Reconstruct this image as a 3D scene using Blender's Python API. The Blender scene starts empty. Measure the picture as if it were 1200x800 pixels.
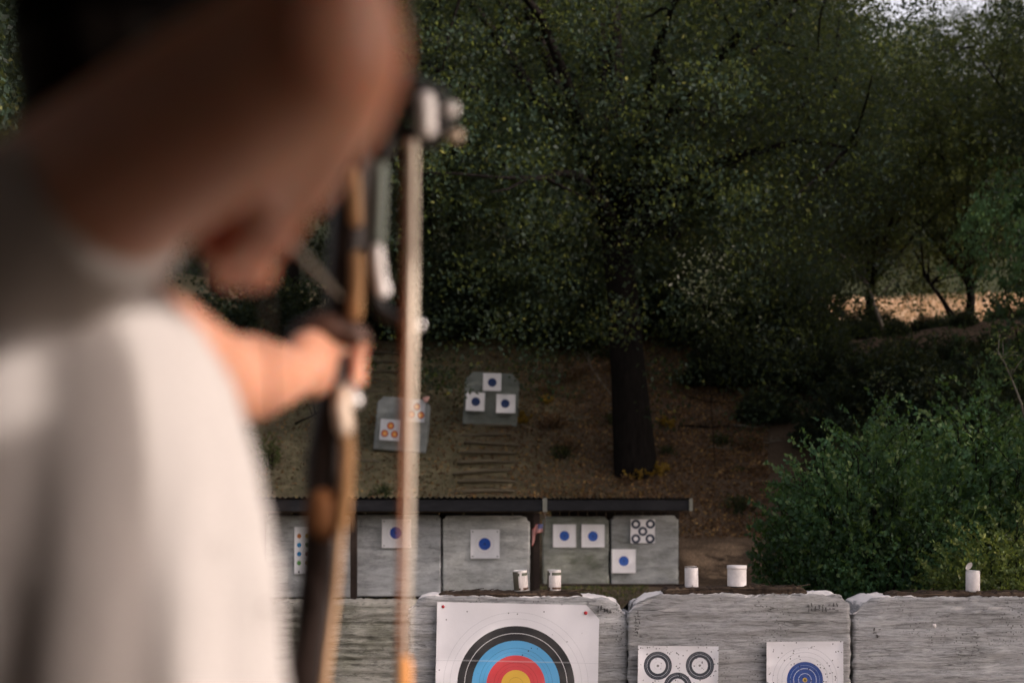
import bpy, bmesh, math, random
import numpy as np
from mathutils import Vector, Matrix, noise
PI = math.pi
R = math.radians
random.seed(7)
scene = bpy.context.scene
COL = scene.collection
F = 1667.0; CX = 600.0; HY = 595.0; CZ = 1.3      # lens of the photograph: focal length and horizon in photo pixels, eye height

def P(px, py, d):
    return Vector(((px - CX) / F * d, d, CZ + (HY - py) / F * d))

# ------------------------------------------------------------------ helpers
def tag(o, label=None, cat=None, group=None, kind=None):
    if label: o['label'] = label
    if cat: o['category'] = cat
    if group: o['group'] = group
    if kind: o['kind'] = kind
    return o

def empty(name, loc, label=None, cat=None, group=None, rz=0.0):
    o = bpy.data.objects.new(name, None)
    COL.objects.link(o)
    o.empty_display_size = 0.1
    o.location = loc
    o.rotation_euler = (0, 0, rz)
    return tag(o, label, cat, group)

def link(name, me, mat=None, parent=None, loc=None, smooth=False):
    o = bpy.data.objects.new(name, me)
    COL.objects.link(o)
    if mat is not None and len(me.materials) == 0:
        me.materials.append(mat)
    if smooth:
        me.polygons.foreach_set('use_smooth', [True] * len(me.polygons))
    if parent is not None:
        o.parent = parent
        if parent.type == 'EMPTY' and loc is None:
            # shapes are given in world space: bring them into the space of the thing
            w = Matrix.Translation(parent.location)
            if parent.rotation_euler.z:
                w = w @ Matrix.Rotation(parent.rotation_euler.z, 4, 'Z')
            if parent.get('local'):
                pass
            else:
                me.transform(w.inverted())
    if loc is not None:
        o.location = loc
    return o

class MB:
    def __init__(s): s.v = []; s.f = []; s.m = []
    def add(s, v, f, mi=0):
        b = len(s.v)
        s.v += [tuple(p) for p in v]
        s.f += [tuple(i + b for i in q) for q in f]
        s.m += [mi] * len(f)
        return s
    def box(s, c, size, rot=None, mi=0):
        x, y, z = [a / 2 for a in size]
        pts = [Vector(p) for p in ((-x,-y,-z),(x,-y,-z),(x,y,-z),(-x,y,-z),(-x,-y,z),(x,-y,z),(x,y,z),(-x,y,z))]
        if rot is not None: pts = [rot @ p for p in pts]
        c = Vector(c)
        return s.add([p + c for p in pts], [(0,3,2,1),(4,5,6,7),(0,1,5,4),(1,2,6,5),(2,3,7,6),(3,0,4,7)], mi)
    def tube(s, pts, rads, n=12, mi=0, round_ends=True, side=None):
        pts = [Vector(p) for p in pts]
        rads = list(rads)
        if round_ends:
            d0 = (pts[0] - pts[1]).normalized(); d1 = (pts[-1] - pts[-2]).normalized()
            r0, r1 = rads[0], rads[-1]
            r0 = r0 if not isinstance(r0, tuple) else max(r0); r1 = r1 if not isinstance(r1, tuple) else max(r1)
            def sc(r, k): return tuple(a * k for a in r) if isinstance(r, tuple) else r * k
            pre = [(pts[0] + d0 * r0 * math.sin(a), sc(rads[0], math.cos(a))) for a in (1.35, .95, .5)]
            post = [(pts[-1] + d1 * r1 * math.sin(a), sc(rads[-1], math.cos(a))) for a in (.5, .95, 1.35)]
            pts = [p for p, _ in pre] + pts + [p for p, _ in post]
            rads = [r for _, r in pre] + rads + [r for _, r in post]
        vs = []; prev = Vector(side) if side else None
        for i, p in enumerate(pts):
            a = pts[max(0, i - 1)]; b = pts[min(len(pts) - 1, i + 1)]
            t = (b - a).normalized()
            if prev is None:
                u = t.cross(Vector((0, 0, 1)))
                if u.length < .1: u = t.cross(Vector((1, 0, 0)))
                u.normalize()
            else:
                u = (prev - t * prev.dot(t)).normalized()
            prev = u
            w = t.cross(u)
            r = rads[i]
            ru, rw = r if isinstance(r, tuple) else (r, r)
            for k in range(n):
                an = 2 * PI * k / n
                vs.append(p + u * math.cos(an) * ru + w * math.sin(an) * rw)
        fs = []
        for i in range(len(pts) - 1):
            for k in range(n):
                fs.append((i*n+k, i*n+(k+1) % n, (i+1)*n+(k+1) % n, (i+1)*n+k))
        fs.append(tuple(range(n - 1, -1, -1))); fs.append(tuple(range((len(pts)-1)*n, len(pts)*n)))
        return s.add(vs, fs, mi)
    def rings(s, rs, n=48, mi=0, fn=None):
        # horizontal ellipses (cx, cy, cz, rx, ry), closed top and bottom
        vs = []
        for (cx, cy, cz, rx, ry) in rs:
            for k in range(n):
                a = 2 * PI * k / n
                p = Vector((cx + rx * math.cos(a), cy + ry * math.sin(a), cz))
                if fn: p = fn(p, a, cz)
                vs.append(p)
        fs = [(i*n+k, i*n+(k+1) % n, (i+1)*n+(k+1) % n, (i+1)*n+k) for i in range(len(rs)-1) for k in range(n)]
        fs.append(tuple(range(n-1, -1, -1))); fs.append(tuple(range((len(rs)-1)*n, len(rs)*n)))
        return s.add(vs, fs, mi)
    def ball(s, c, r, n=16, mi=0):
        rx, ry, rz = r if isinstance(r, tuple) else (r, r, r)
        m = n // 2
        rs = []
        for i in range(1, m):
            a = -PI/2 + PI * i / m
            rs.append((c[0], c[1], c[2] + rz * math.sin(a), rx * math.cos(a), ry * math.cos(a)))
        return s.rings(rs, n, mi)
    def lathe(s, prof, c=(0,0,0), n=32, mi=0):
        vs = []
        for r, z in prof:
            for k in range(n):
                a = 2 * PI * k / n
                vs.append((c[0] + r * math.cos(a), c[1] + r * math.sin(a), c[2] + z))
        fs = [(i*n+k, i*n+(k+1) % n, (i+1)*n+(k+1) % n, (i+1)*n+k) for i in range(len(prof)-1) for k in range(n)]
        return s.add(vs, fs, mi)
    def mesh(s, name='mesh'):
        me = bpy.data.meshes.new(name)
        me.from_pydata(s.v, [], s.f)
        if any(s.m): me.polygons.foreach_set('material_index', s.m)
        me.update()
        return me
    def build(s, name, mat, parent=None, smooth=False, bevel=0.0, loc=None):
        me = s.mesh(name)
        if isinstance(mat, (list, tuple)):
            for m in mat: me.materials.append(m)
            mat = None
        o = link(name, me, mat, parent, loc, smooth)
        if bevel:
            b = o.modifiers.new('bevel', 'BEVEL'); b.width = bevel; b.segments = 2; b.limit_method = 'ANGLE'
        return o

def remesh(mb, voxel, smooth=6, fn=None):
    me = mb.mesh('tmp')
    o = bpy.data.objects.new('tmp', me); COL.objects.link(o)
    m = o.modifiers.new('r', 'REMESH'); m.mode = 'VOXEL'; m.voxel_size = voxel
    s = o.modifiers.new('s', 'SMOOTH'); s.factor = .5; s.iterations = smooth
    dg = bpy.context.evaluated_depsgraph_get(); dg.update()
    new = bpy.data.meshes.new_from_object(o.evaluated_get(dg))
    bpy.data.objects.remove(o); bpy.data.meshes.remove(me)
    if fn:
        n = len(new.vertices)
        for v in new.vertices: v.co = v.co + fn(v.co, v.normal)
        new.update()
    new.polygons.foreach_set('use_smooth', [True] * len(new.polygons))
    return new

# ------------------------------------------------------------------ node materials
def newmat(name):
    m = bpy.data.materials.new(name); m.use_nodes = True
    nt = m.node_tree
    for n in list(nt.nodes): nt.nodes.remove(n)
    out = nt.nodes.new('ShaderNodeOutputMaterial')
    return m, nt, out

class NT:
    def __init__(s, name): s.m, s.nt, s.out = newmat(name)
    def n(s, t, **kw):
        nd = s.nt.nodes.new(t)
        for k, v in kw.items():
            if k.startswith('i_'):
                key = k[2:]
                key = int(key) if key.isdigit() else key
                s.set(nd.inputs[key], v)
            else: setattr(nd, k, v)
        return nd
    def set(s, sock, v):
        if isinstance(v, bpy.types.NodeSocket): s.nt.links.new(v, sock)
        elif isinstance(v, tuple) and len(v) == 3 and sock.type == 'RGBA': sock.default_value = (*v, 1)
        else: sock.default_value = v
    def math(s, op, a, b=None, c=None, clamp=False):
        nd = s.nt.nodes.new('ShaderNodeMath'); nd.operation = op; nd.use_clamp = clamp
        s.set(nd.inputs[0], a)
        if b is not None: s.set(nd.inputs[1], b)
        if c is not None: s.set(nd.inputs[2], c)
        return nd.outputs[0]
    def mix(s, f, a, b, blend='MIX'):
        nd = s.nt.nodes.new('ShaderNodeMix'); nd.data_type = 'RGBA'; nd.blend_type = blend
        s.set(nd.inputs[0], f); s.set(nd.inputs[6], a); s.set(nd.inputs[7], b)
        return nd.outputs[2]
    def ramp(s, f, stops, interp='LINEAR'):
        nd = s.nt.nodes.new('ShaderNodeValToRGB'); cr = nd.color_ramp; cr.interpolation = interp
        s.set(nd.inputs[0], f)
        while len(cr.elements) < len(stops): cr.elements.new(0.5)
        for e, (p, c) in zip(cr.elements, stops):
            e.position = p
            e.color = (*c, 1) if isinstance(c, tuple) else (c, c, c, 1)
        return nd.outputs[0]
    def coord(s, which='Object', scale=(1,1,1), loc=(0,0,0)):
        tc = s.nt.nodes.new('ShaderNodeTexCoord'); mp = s.nt.nodes.new('ShaderNodeMapping')
        s.nt.links.new(tc.outputs[which], mp.inputs[0]); mp.inputs['Scale'].default_value = scale; mp.inputs['Location'].default_value = loc
        return mp.outputs[0]
    def noise(s, vec, scale, detail=4, rough=.6, dist=0):
        nd = s.n('ShaderNodeTexNoise'); s.set(nd.inputs['Vector'], vec)
        nd.inputs['Scale'].default_value = scale; nd.inputs['Detail'].default_value = detail
        nd.inputs['Roughness'].default_value = rough; nd.inputs['Distortion'].default_value = dist
        return nd.outputs[0]
    def bump(s, h, strength=.5, dist=.01):
        nd = s.n('ShaderNodeBump'); nd.inputs['Strength'].default_value = strength; nd.inputs['Distance'].default_value = dist
        s.set(nd.inputs['Height'], h); return nd.outputs[0]
    def pbr(s, col, rough=.8, metal=0, normal=None, spec=.3, sss=0, trans=None):
        p = s.n('ShaderNodeBsdfPrincipled')
        s.set(p.inputs['Base Color'], col); s.set(p.inputs['Roughness'], rough); p.inputs['Metallic'].default_value = metal
        p.inputs['Specular IOR Level'].default_value = spec
        if sss:
            p.inputs['Subsurface Weight'].default_value = sss; p.inputs['Subsurface Radius'].default_value = (.034, .009, .004); p.inputs['Subsurface Scale'].default_value = 1.0
        if normal is not None: s.nt.links.new(normal, p.inputs['Normal'])
        if trans is None:
            s.nt.links.new(p.outputs[0], s.out.inputs[0])
        else:
            t = s.n('ShaderNodeBsdfTranslucent'); s.set(t.inputs[0], trans[1])
            mx = s.n('ShaderNodeMixShader'); mx.inputs[0].default_value = trans[0]
            s.nt.links.new(p.outputs[0], mx.inputs[1]); s.nt.links.new(t.outputs[0], mx.inputs[2])
            s.nt.links.new(mx.outputs[0], s.out.inputs[0])
        return s.m

def plain(name, col, rough=.7, metal=0, var=.25, scale=12, bump=.15, spec=.3):
    t = NT(name); c = t.coord()
    n = t.noise(c, scale, 5)
    k = t.ramp(n, [(.25, tuple(a * (1 - var) for a in col)), (.75, tuple(min(1, a * (1 + var)) for a in col))])
    return t.pbr(k, rough, metal, t.bump(n, bump, .01), spec)

def foam_mat(name, base=(.30,.30,.30), moss=(.10,.11,.07), mossamt=.25, streak=34, dark=.55, seed=0.0, tops=(.56,.53,.52), streakamt=1.0, xs1=1.6, pits=0):
    t = NT(name)
    c1 = t.coord('Object', (xs1, 1.6, streak), (seed, seed*.7, seed*1.3))
    c2 = t.coord('Object', (5, 5, 70), (seed*2, 0, seed))
    c3 = t.coord('Object', (1, 1, 1.4), (seed, seed, seed))
    c4 = t.coord('Object', (14, 14, 46), (seed, 0, seed))
    n1 = t.noise(c1, 1.0, 7, .72, .7); n2 = t.noise(c2, 1.0, 4, .7, .6); n3 = t.noise(c3, 2.1, 5, .65); n4 = t.noise(c4, 1.6, 5, .75, .3)
    v = t.math('ADD', t.math('MULTIPLY', n1, .5), t.math('ADD', t.math('MULTIPLY', n2, .25), t.math('MULTIPLY', n4, .3)))
    lo = 1 - dark * streakamt
    k = t.ramp(v, [(.34, lo * .5), (.45, lo * 1.1), (.54, .92), (.72, 1.25)])
    col = t.mix(1.0, base, k, 'MULTIPLY')
    ml = t.ramp(n3, [(.45, 0.0), (.72, 1.0)])
    col = t.mix(t.math('MULTIPLY', ml, mossamt), col, moss)
    # thin dark slits between the foam layers
    c5 = t.coord('Object', (2.2, 2.2, 18), (seed, 2, seed * 3))
    n5 = t.noise(c5, 1.0, 3, .5, .5)
    sl = t.math('ABSOLUTE', t.math('SUBTRACT', n5, .5))
    sl = t.ramp(sl, [(0.0, 1.0), (.012, 0.0)])
    sl = t.math('MULTIPLY', sl, t.ramp(n3, [(.4, .2), (.6, .85)]))
    col = t.mix(t.math('MULTIPLY', sl, .75 * streakamt), col, (.035, .033, .03))
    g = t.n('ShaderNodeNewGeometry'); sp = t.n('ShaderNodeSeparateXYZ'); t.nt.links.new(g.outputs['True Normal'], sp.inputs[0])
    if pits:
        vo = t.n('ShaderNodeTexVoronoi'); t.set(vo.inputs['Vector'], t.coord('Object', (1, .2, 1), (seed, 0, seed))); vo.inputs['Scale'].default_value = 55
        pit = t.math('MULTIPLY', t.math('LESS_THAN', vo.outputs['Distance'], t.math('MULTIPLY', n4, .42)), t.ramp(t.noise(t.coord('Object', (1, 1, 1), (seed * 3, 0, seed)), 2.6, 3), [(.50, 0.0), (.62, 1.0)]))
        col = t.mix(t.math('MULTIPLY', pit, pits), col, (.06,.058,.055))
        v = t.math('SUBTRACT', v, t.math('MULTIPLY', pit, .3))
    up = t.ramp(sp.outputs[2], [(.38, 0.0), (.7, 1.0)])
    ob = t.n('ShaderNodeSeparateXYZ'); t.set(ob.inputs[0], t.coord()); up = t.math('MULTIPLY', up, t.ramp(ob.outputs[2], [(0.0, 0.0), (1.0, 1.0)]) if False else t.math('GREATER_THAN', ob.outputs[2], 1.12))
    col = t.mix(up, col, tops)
    h = t.math('SUBTRACT', v, t.math('MULTIPLY', sl, .4))
    return t.pbr(col, .95, 0, t.bump(h, .75, .02), .15)

def radial(name, spots, bands, lines=(), size=.4, holes=.0, paper=(.70,.68,.70), seed=0.0, crease=None, paper_soil=.10, rotz=0):
    """printed target paper: spots = [(x,z)] centres, bands = [(outer radius, colour)] from the middle out."""
    t = NT(name); tc = t.n('ShaderNodeTexCoord'); sp = t.n('ShaderNodeSeparateXYZ'); t.nt.links.new(tc.outputs['Object'], sp.inputs[0])
    dmin = None
    for (a, b) in spots:
        dx = t.math('SUBTRACT', sp.outputs[0], a); dz = t.math('SUBTRACT', sp.outputs[2], b)
        d = t.math('SQRT', t.math('ADD', t.math('MULTIPLY', dx, dx), t.math('MULTIPLY', dz, dz)))
        dmin = d if dmin is None else t.math('MINIMUM', dmin, d)
    co = t.coord(); wob = t.noise(co, 30, 2)
    dmin = t.math('ADD', dmin, t.math('MULTIPLY', t.math('SUBTRACT', wob, .5), .0015))
    rm = size
    f = t.math('DIVIDE', dmin, rm)
    stops = [(0.0, bands[0][1])]
    for i, (r, c) in enumerate(bands):
        nxt = bands[i + 1][1] if i + 1 < len(bands) else paper
        stops.append((r / rm, nxt))
    col = t.ramp(f, stops, 'CONSTANT')
    for (r, w, c) in lines:
        l = t.math('LESS_THAN', t.math('ABSOLUTE', t.math('SUBTRACT', dmin, r)), w)
        col = t.mix(l, col, c)
    if crease is not None:
        for cz in crease:
            l = t.math('LESS_THAN', t.math('ABSOLUTE', t.math('SUBTRACT', sp.outputs[2], cz)), .0016)
            col = t.mix(t.math('MULTIPLY', l, .45), col, (.42, .42, .46))
            l2 = t.math('LESS_THAN', t.math('ABSOLUTE', t.math('SUBTRACT', sp.outputs[2], cz + .004)), .002)
            col = t.mix(t.math('MULTIPLY', l2, .12), col, (.8, .8, .82))
    n = t.noise(co, 4 + seed, 5, .6)
    col = t.mix(t.ramp(n, [(.35, 0.0), (.8, paper_soil * 3)]), col, (.45, .42, .38))
    n2 = t.noise(t.coord('Object', (1, 1, 1), (seed, 0, seed)), 22, 4, .6)
    h = n
    if holes:
        vo = t.n('ShaderNodeTexVoronoi'); t.set(vo.inputs['Vector'], t.coord('Object', (1, .0, 1), (seed, 0, seed))); vo.inputs['Scale'].default_value = 62
        s2 = t.n('ShaderNodeSeparateColor'); t.nt.links.new(vo.outputs['Color'], s2.inputs[0])
        hit = t.math('MULTIPLY', t.math('LESS_THAN', vo.outputs['Distance'], .21), t.math('LESS_THAN', s2.outputs[0], holes))
        dens = t.math('GREATER_THAN', t.noise(co, 5, 2), .42)
        hit = t.math('MULTIPLY', hit, dens)
        col = t.mix(hit, col, (.03, .03, .035))
        cent = t.math('LESS_THAN', t.math('ADD', dmin, t.math('MULTIPLY', n2, .01)), .012)
        col = t.mix(t.math('MULTIPLY', cent, .8), col, (.04, .035, .02))
    return t.pbr(col, .75, 0, t.bump(t.math('ADD', h, t.math('MULTIPLY', n2, .2)), .25, .01), .2)

def leaf_mat(name, c0, c1, c2=None, trans=.35, tcol=(.25,.28,.04), rough=.55, patch=.6):
    t = NT(name)
    a = t.n('ShaderNodeAttribute'); a.attribute_name = 'tint'
    stops = [(0.0, c0), (.75, c1)] + ([(1.0, c2)] if c2 else [])
    col = t.ramp(a.outputs['Fac'], stops)
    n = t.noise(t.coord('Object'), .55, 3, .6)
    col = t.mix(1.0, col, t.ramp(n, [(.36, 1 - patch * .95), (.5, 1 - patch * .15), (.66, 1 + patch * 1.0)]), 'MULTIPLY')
    return t.pbr(col, rough, 0, None, .16, trans=(trans, tcol))

# colours
M = {}
M['skin'] = (lambda t: t.pbr(t.ramp(t.noise(t.coord(), 9, 4), [(.3, (.34,.155,.098)), (.7, (.44,.225,.15))]), .5, 0, t.bump(t.noise(t.coord(), 160, 3), .1, .002), .4, sss=.6))(NT('skin'))
def shirt_mat():
    t = NT('shirt_cotton'); c = t.coord()
    w = t.noise(t.coord('Object', (1, 1, .5)), 14, 4)
    col = t.ramp(w, [(.3, (.355,.335,.325)), (.7, (.405,.38,.37))])
    return t.pbr(col, .9, 0, t.bump(t.noise(c, 420, 2), .15, .002), .1, trans=(.06, (.5,.42,.36)))
M['shirt'] = shirt_mat()
M['cap'] = plain('black_cap_cloth', (.004,.0035,.0035), .95, spec=.02)
M['hair'] = plain('dark_hair', (.007,.005,.004), .8, scale=60, spec=.1)
M['trousers'] = plain('dark_trousers', (.02,.022,.03), .9)
M['shoe'] = plain('shoe_leather', (.03,.025,.02), .6)
M['eye'] = plain('eye', (.3,.28,.26), .3, var=.02)
M['lip'] = plain('lips', (.32,.12,.09), .5)
M['ring'] = plain('dull_ring', (.28,.21,.17), .5)
M['riser'] = plain('dark_wood', (.018,.011,.009), .5, scale=30)
M['grip'] = plain('brown_grip', (.05,.022,.014), .6)
M['tan'] = plain('tan_wood', (.46,.26,.12), .45, var=.15)
M['tan_shade'] = plain('tan_wood_shaded', (.34,.20,.10), .5, var=.15)  # darker copy of the tan wood, shade put into the colour
M['pale'] = plain('pale_laminate', (.62,.50,.40), .4, var=.1)
M['band'] = plain('orange_wrap', (.15,.06,.02), .7)
M['steel'] = plain('bright_metal', (.72,.70,.70), .28, metal=.7, var=.05)
M['white'] = plain('white_fitting_glint', (.82,.80,.80), .4, var=.03)
M['greygreen'] = plain('grey_anodised', (.16,.19,.17), .5)
M['cord_brown'] = plain('brown_cord', (.24,.10,.05), .7)
M['cord_cream'] = plain('cream_cord', (.82,.72,.60), .7)
M['yellow'] = plain('yellow_wrap', (.55,.25,.08), .6)
M['black'] = plain('black_plastic', (.012,.011,.011), .5)
M['carbon'] = plain('arrow_carbon', (.09,.085,.07), .4)
M['vane_olive'] = plain('vane_olive', (.22,.17,.05), .6)
M['vane_grey'] = plain('vane_grey', (.18,.2,.2), .6)
M['pin_red'] = plain('red_pin', (.42,.03,.04), .45)
M['ink'] = plain('stamp_ink', (.085,.083,.082), .9)
M['bark_board'] = (lambda t: t.pbr(t.ramp(t.noise(t.coord('Object', (3, 30, 60)), 1, 6, .7), [(.35, (.012,.009,.007)), (.55, (.06,.042,.03)), (.75, (.20,.15,.105))]), .95, 0, t.bump(t.noise(t.coord('Object', (4, 30, 60)), 1, 5, .7), .9, .02), .1))(NT('split_bark'))
M['chip'] = plain('wood_chip', (.33,.22,.14), .9)
M['roof'] = (lambda t: t.pbr(t.ramp(t.noise(t.coord('Object', (2, 2, 9)), 3, 6), [(.35, (.006,.006,.008)), (.6, (.012,.012,.015)), (.8, (.035,.034,.036))]), .6, .2, t.bump(t.noise(t.coord(), 20, 4), .3, .01), .3))(NT('roof_metal'))
M['beam'] = plain('old_beam', (.10,.075,.055), .9, scale=20)
M['post'] = plain('dark_post', (.028,.018,.014), .9, scale=20)
M['endcap'] = plain('pale_endcap', (.20,.20,.17), .8)
M['backboard'] = plain('dark_backboard', (.022,.016,.013), .95, scale=6)
M['tin_white'] = plain('white_can', (.62,.58,.575), .45, var=.16, scale=42)
M['tin'] = plain('bare_tin', (.55,.53,.52), .35, metal=.5, var=.15, scale=40)

# ------------------------------------------------------------------ terrain
def smooth(a, b, x):
    t = min(1, max(0, (x - a) / (b - a))); return t * t * (3 - 2 * t)
def terrain(x, y, fine=True):
    z = 0.0
    z += -.37 * smooth(4.6, 6.6, y) + .37 * smooth(10, 16, y)
    yc = 38.6 - 1.5 * smooth(4, 8, x)
    if y > 26: z += .5 * (min(y, yc) - 26)
    if y > yc: z += .105 * (min(y, 60) - yc)
    if y > 60: z += .30 * (min(y, 78) - 60)
    if y > 78: z += .42 * (min(y, 150) - 78)
    z -= .09 * smooth(22, 25, y) * (1 - smooth(26, 27, y))
    if x > 7: z += .16 * (x - 7) * (1 - smooth(34, 42, y)) * smooth(5, 12, y)
    if x < -9: z += .12 * (-9 - x) * smooth(8, 16, y)
    k = smooth(26, 29, y) if fine else 0
    if fine:
        z += k * (.16 * noise.noise(Vector((x * .45, y * .45, 3))) + .06 * noise.noise(Vector((x * 1.7, y * 1.7, 8))))
        if y < 50: z += .02 * noise.noise(Vector((x * 2.1, y * 2.1, 1)))
        z += smooth(45, 70, y) * .8 * noise.noise(Vector((x * .12, y * .12, 5)))
    return z
def axis(a, b, f):
    out = [a]
    while out[-1] < b: out.append(out[-1] + f(out[-1]))
    return out
xs = [-x for x in axis(.15, 260, lambda v: .22 if v < 14 else .22 + (v - 14) * .10)][::-1] + axis(.0, 260, lambda v: .22 if v < 14 else .22 + (v - 14) * .10)
ys = [-v for v in axis(.5, 120, lambda v: .4 + v * .15)][::-1] + axis(0, 420, lambda v: .35 if v < 24 else (.22 if v < 42 else .22 + (v - 42) * .08))
gv = [(x, y, terrain(x, y)) for y in ys for x in xs]
nx = len(xs)
gf = [(j*nx+i, j*nx+i+1, (j+1)*nx+i+1, (j+1)*nx+i) for j in range(len(ys)-1) for i in range(nx-1)]
def ground_mat():
    t = NT('ground_soil'); tc = t.n('ShaderNodeTexCoord'); sp = t.n('ShaderNodeSeparateXYZ'); t.nt.links.new(tc.outputs['Object'], sp.inputs[0])
    c = t.coord()
    n1 = t.noise(c, .6, 6, .65); n2 = t.noise(c, 5, 6, .7); n3 = t.noise(c, 30, 4, .7)
    olive = t.ramp(n2, [(.3, (.085,.075,.045)), (.6, (.19,.165,.10)), (.8, (.27,.23,.145))])
    brown = t.ramp(n3, [(.3, (.045,.032,.023)), (.55, (.125,.088,.060)), (.75, (.25,.175,.115))])
    # left of the big oak the slope is worn and olive, right of it covered with brown litter
    side = t.math('ADD', t.math('MULTIPLY', t.math('SUBTRACT', sp.outputs[0], .6), .28), t.math('MULTIPLY', t.math('SUBTRACT', n1, .5), 2.4))
    col = t.mix(t.math('ADD', side, .5, clamp=True), olive, brown)
    dry = t.ramp(t.noise(t.coord('Object', (1, .4, 1)), 2.2, 7, .75), [(.35, (.14,.095,.055)), (.48, (.42,.29,.165)), (.65, (.70,.51,.32))])
    far = t.math('MULTIPLY', t.math('GREATER_THAN', sp.outputs[1], 46.), t.math('GREATER_THAN', sp.outputs[0], 8.))
    col = t.mix(far, col, dry)
    far2 = t.math('GREATER_THAN', sp.outputs[1], 73.5)
    col = t.mix(far2, col, (.03,.035,.018))
    return t.pbr(col, .95, 0, t.bump(t.math('ADD', n2, n3), .8, .06), .1)
me = bpy.data.meshes.new('ground'); me.from_pydata(gv, [], gf); me.update()
g = link('ground', me, ground_mat(), smooth=True); tag(g, kind='structure')

# ------------------------------------------------------------------ foliage
rng = np.random.default_rng(11)
def leaves_mesh(name, cen, L, W, mat, tint=None, up=0.0, dirs=None):
    n = len(cen)
    u = rng.normal(size=(n, 3)) if dirs is None else dirs + rng.normal(size=(n, 3)) * .45
    u[:, 2] += up
    u /= np.linalg.norm(u, axis=1)[:, None]
    r = rng.normal(size=(n, 3)); r[:, 2] *= .6
    v = np.cross(u, r); v /= np.linalg.norm(v, axis=1)[:, None] + 1e-9
    Ls = (L * rng.uniform(.6, 1.3, n))[:, None]; Ws = (W * rng.uniform(.6, 1.3, n))[:, None]
    V = np.empty((n, 4, 3))
    V[:, 0] = cen - u * Ls * .5; V[:, 2] = cen + u * Ls * .5
    w = np.cross(u, v)
    V[:, 1] = cen + v * Ws * .5 + w * Ws * .12; V[:, 3] = cen - v * Ws * .5 + w * Ws * .12
    me = bpy.data.meshes.new(name)
    me.vertices.add(n * 4); me.loops.add(n * 4); me.polygons.add(n)
    me.vertices.foreach_set('co', V.astype(np.float32).ravel())
    me.loops.foreach_set('vertex_index', np.arange(n * 4, dtype=np.int32))
    me.polygons.foreach_set('loop_start', np.arange(0, n * 4, 4, dtype=np.int32))
    try: me.polygons.foreach_set('loop_total', np.full(n, 4, dtype=np.int32))
    except Exception: pass
    me.update(calc_edges=True)
    a = me.attributes.new('tint', 'FLOAT', 'FACE')
    if tint is None: tint = rng.uniform(0, 1, n)
    a.data.foreach_set('value', np.clip(tint, 0, 1).astype(np.float32))
    me.materials.append(mat)
    return me

def bark_mat(name, c0, c1):
    t = NT(name); c = t.coord('Object', (9, 9, 1.6))
    n = t.noise(c, 2.2, 6, .7, .4)
    return t.pbr(t.ramp(n, [(.35, c0), (.65, c1)]), .95, 0, t.bump(n, 1.0, .05), .1)
M['bark'] = bark_mat('oak_bark', (.006,.005,.0045), (.018,.0145,.013))
M['bark_pale'] = bark_mat('pale_bark', (.10,.09,.075), (.30,.27,.22))
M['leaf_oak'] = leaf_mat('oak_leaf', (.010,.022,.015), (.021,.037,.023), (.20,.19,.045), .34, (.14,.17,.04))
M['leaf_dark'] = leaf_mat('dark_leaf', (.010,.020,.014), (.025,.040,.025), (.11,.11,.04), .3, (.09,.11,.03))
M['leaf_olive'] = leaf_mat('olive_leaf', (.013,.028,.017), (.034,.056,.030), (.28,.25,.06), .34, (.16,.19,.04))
M['leaf_bright'] = leaf_mat('bright_leaf', (.04,.085,.04), (.09,.17,.08), None, .35, (.2,.3,.08))
M['leaf_bush'] = leaf_mat('bush_leaf', (.014,.042,.021), (.055,.12,.055), (.19,.25,.10), .3, (.12,.2,.03), rough=.42, patch=.7)
M['leaf_bush_y'] = leaf_mat('bush_leaf_yellowish', (.03,.055,.016), (.085,.12,.035), (.19,.20,.06), .3, (.18,.22,.04), rough=.45)
M['leaf_yellow'] = leaf_mat('yellow_leaf', (.16,.10,.018), (.34,.21,.03), (.45,.32,.06), .35, (.4,.28,.04), patch=.2)
M['leaf_sunpatch'] = leaf_mat('sunpatch_leaf', (.10,.13,.06), (.38,.40,.26), (.70,.68,.55), .3, (.35,.4,.1), patch=.3)  # pale tones imitate foliage caught by the sun
M['leaf_dry'] = leaf_mat('dry_leaf', (.07,.04,.024), (.18,.105,.055), (.42,.26,.09), .15, (.2,.1,.02), patch=.3)
M['grass_dry'] = leaf_mat('dry_grass', (.22,.15,.09), (.52,.38,.26), (.72,.57,.43), .3, (.5,.32,.16), patch=.3)

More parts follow.
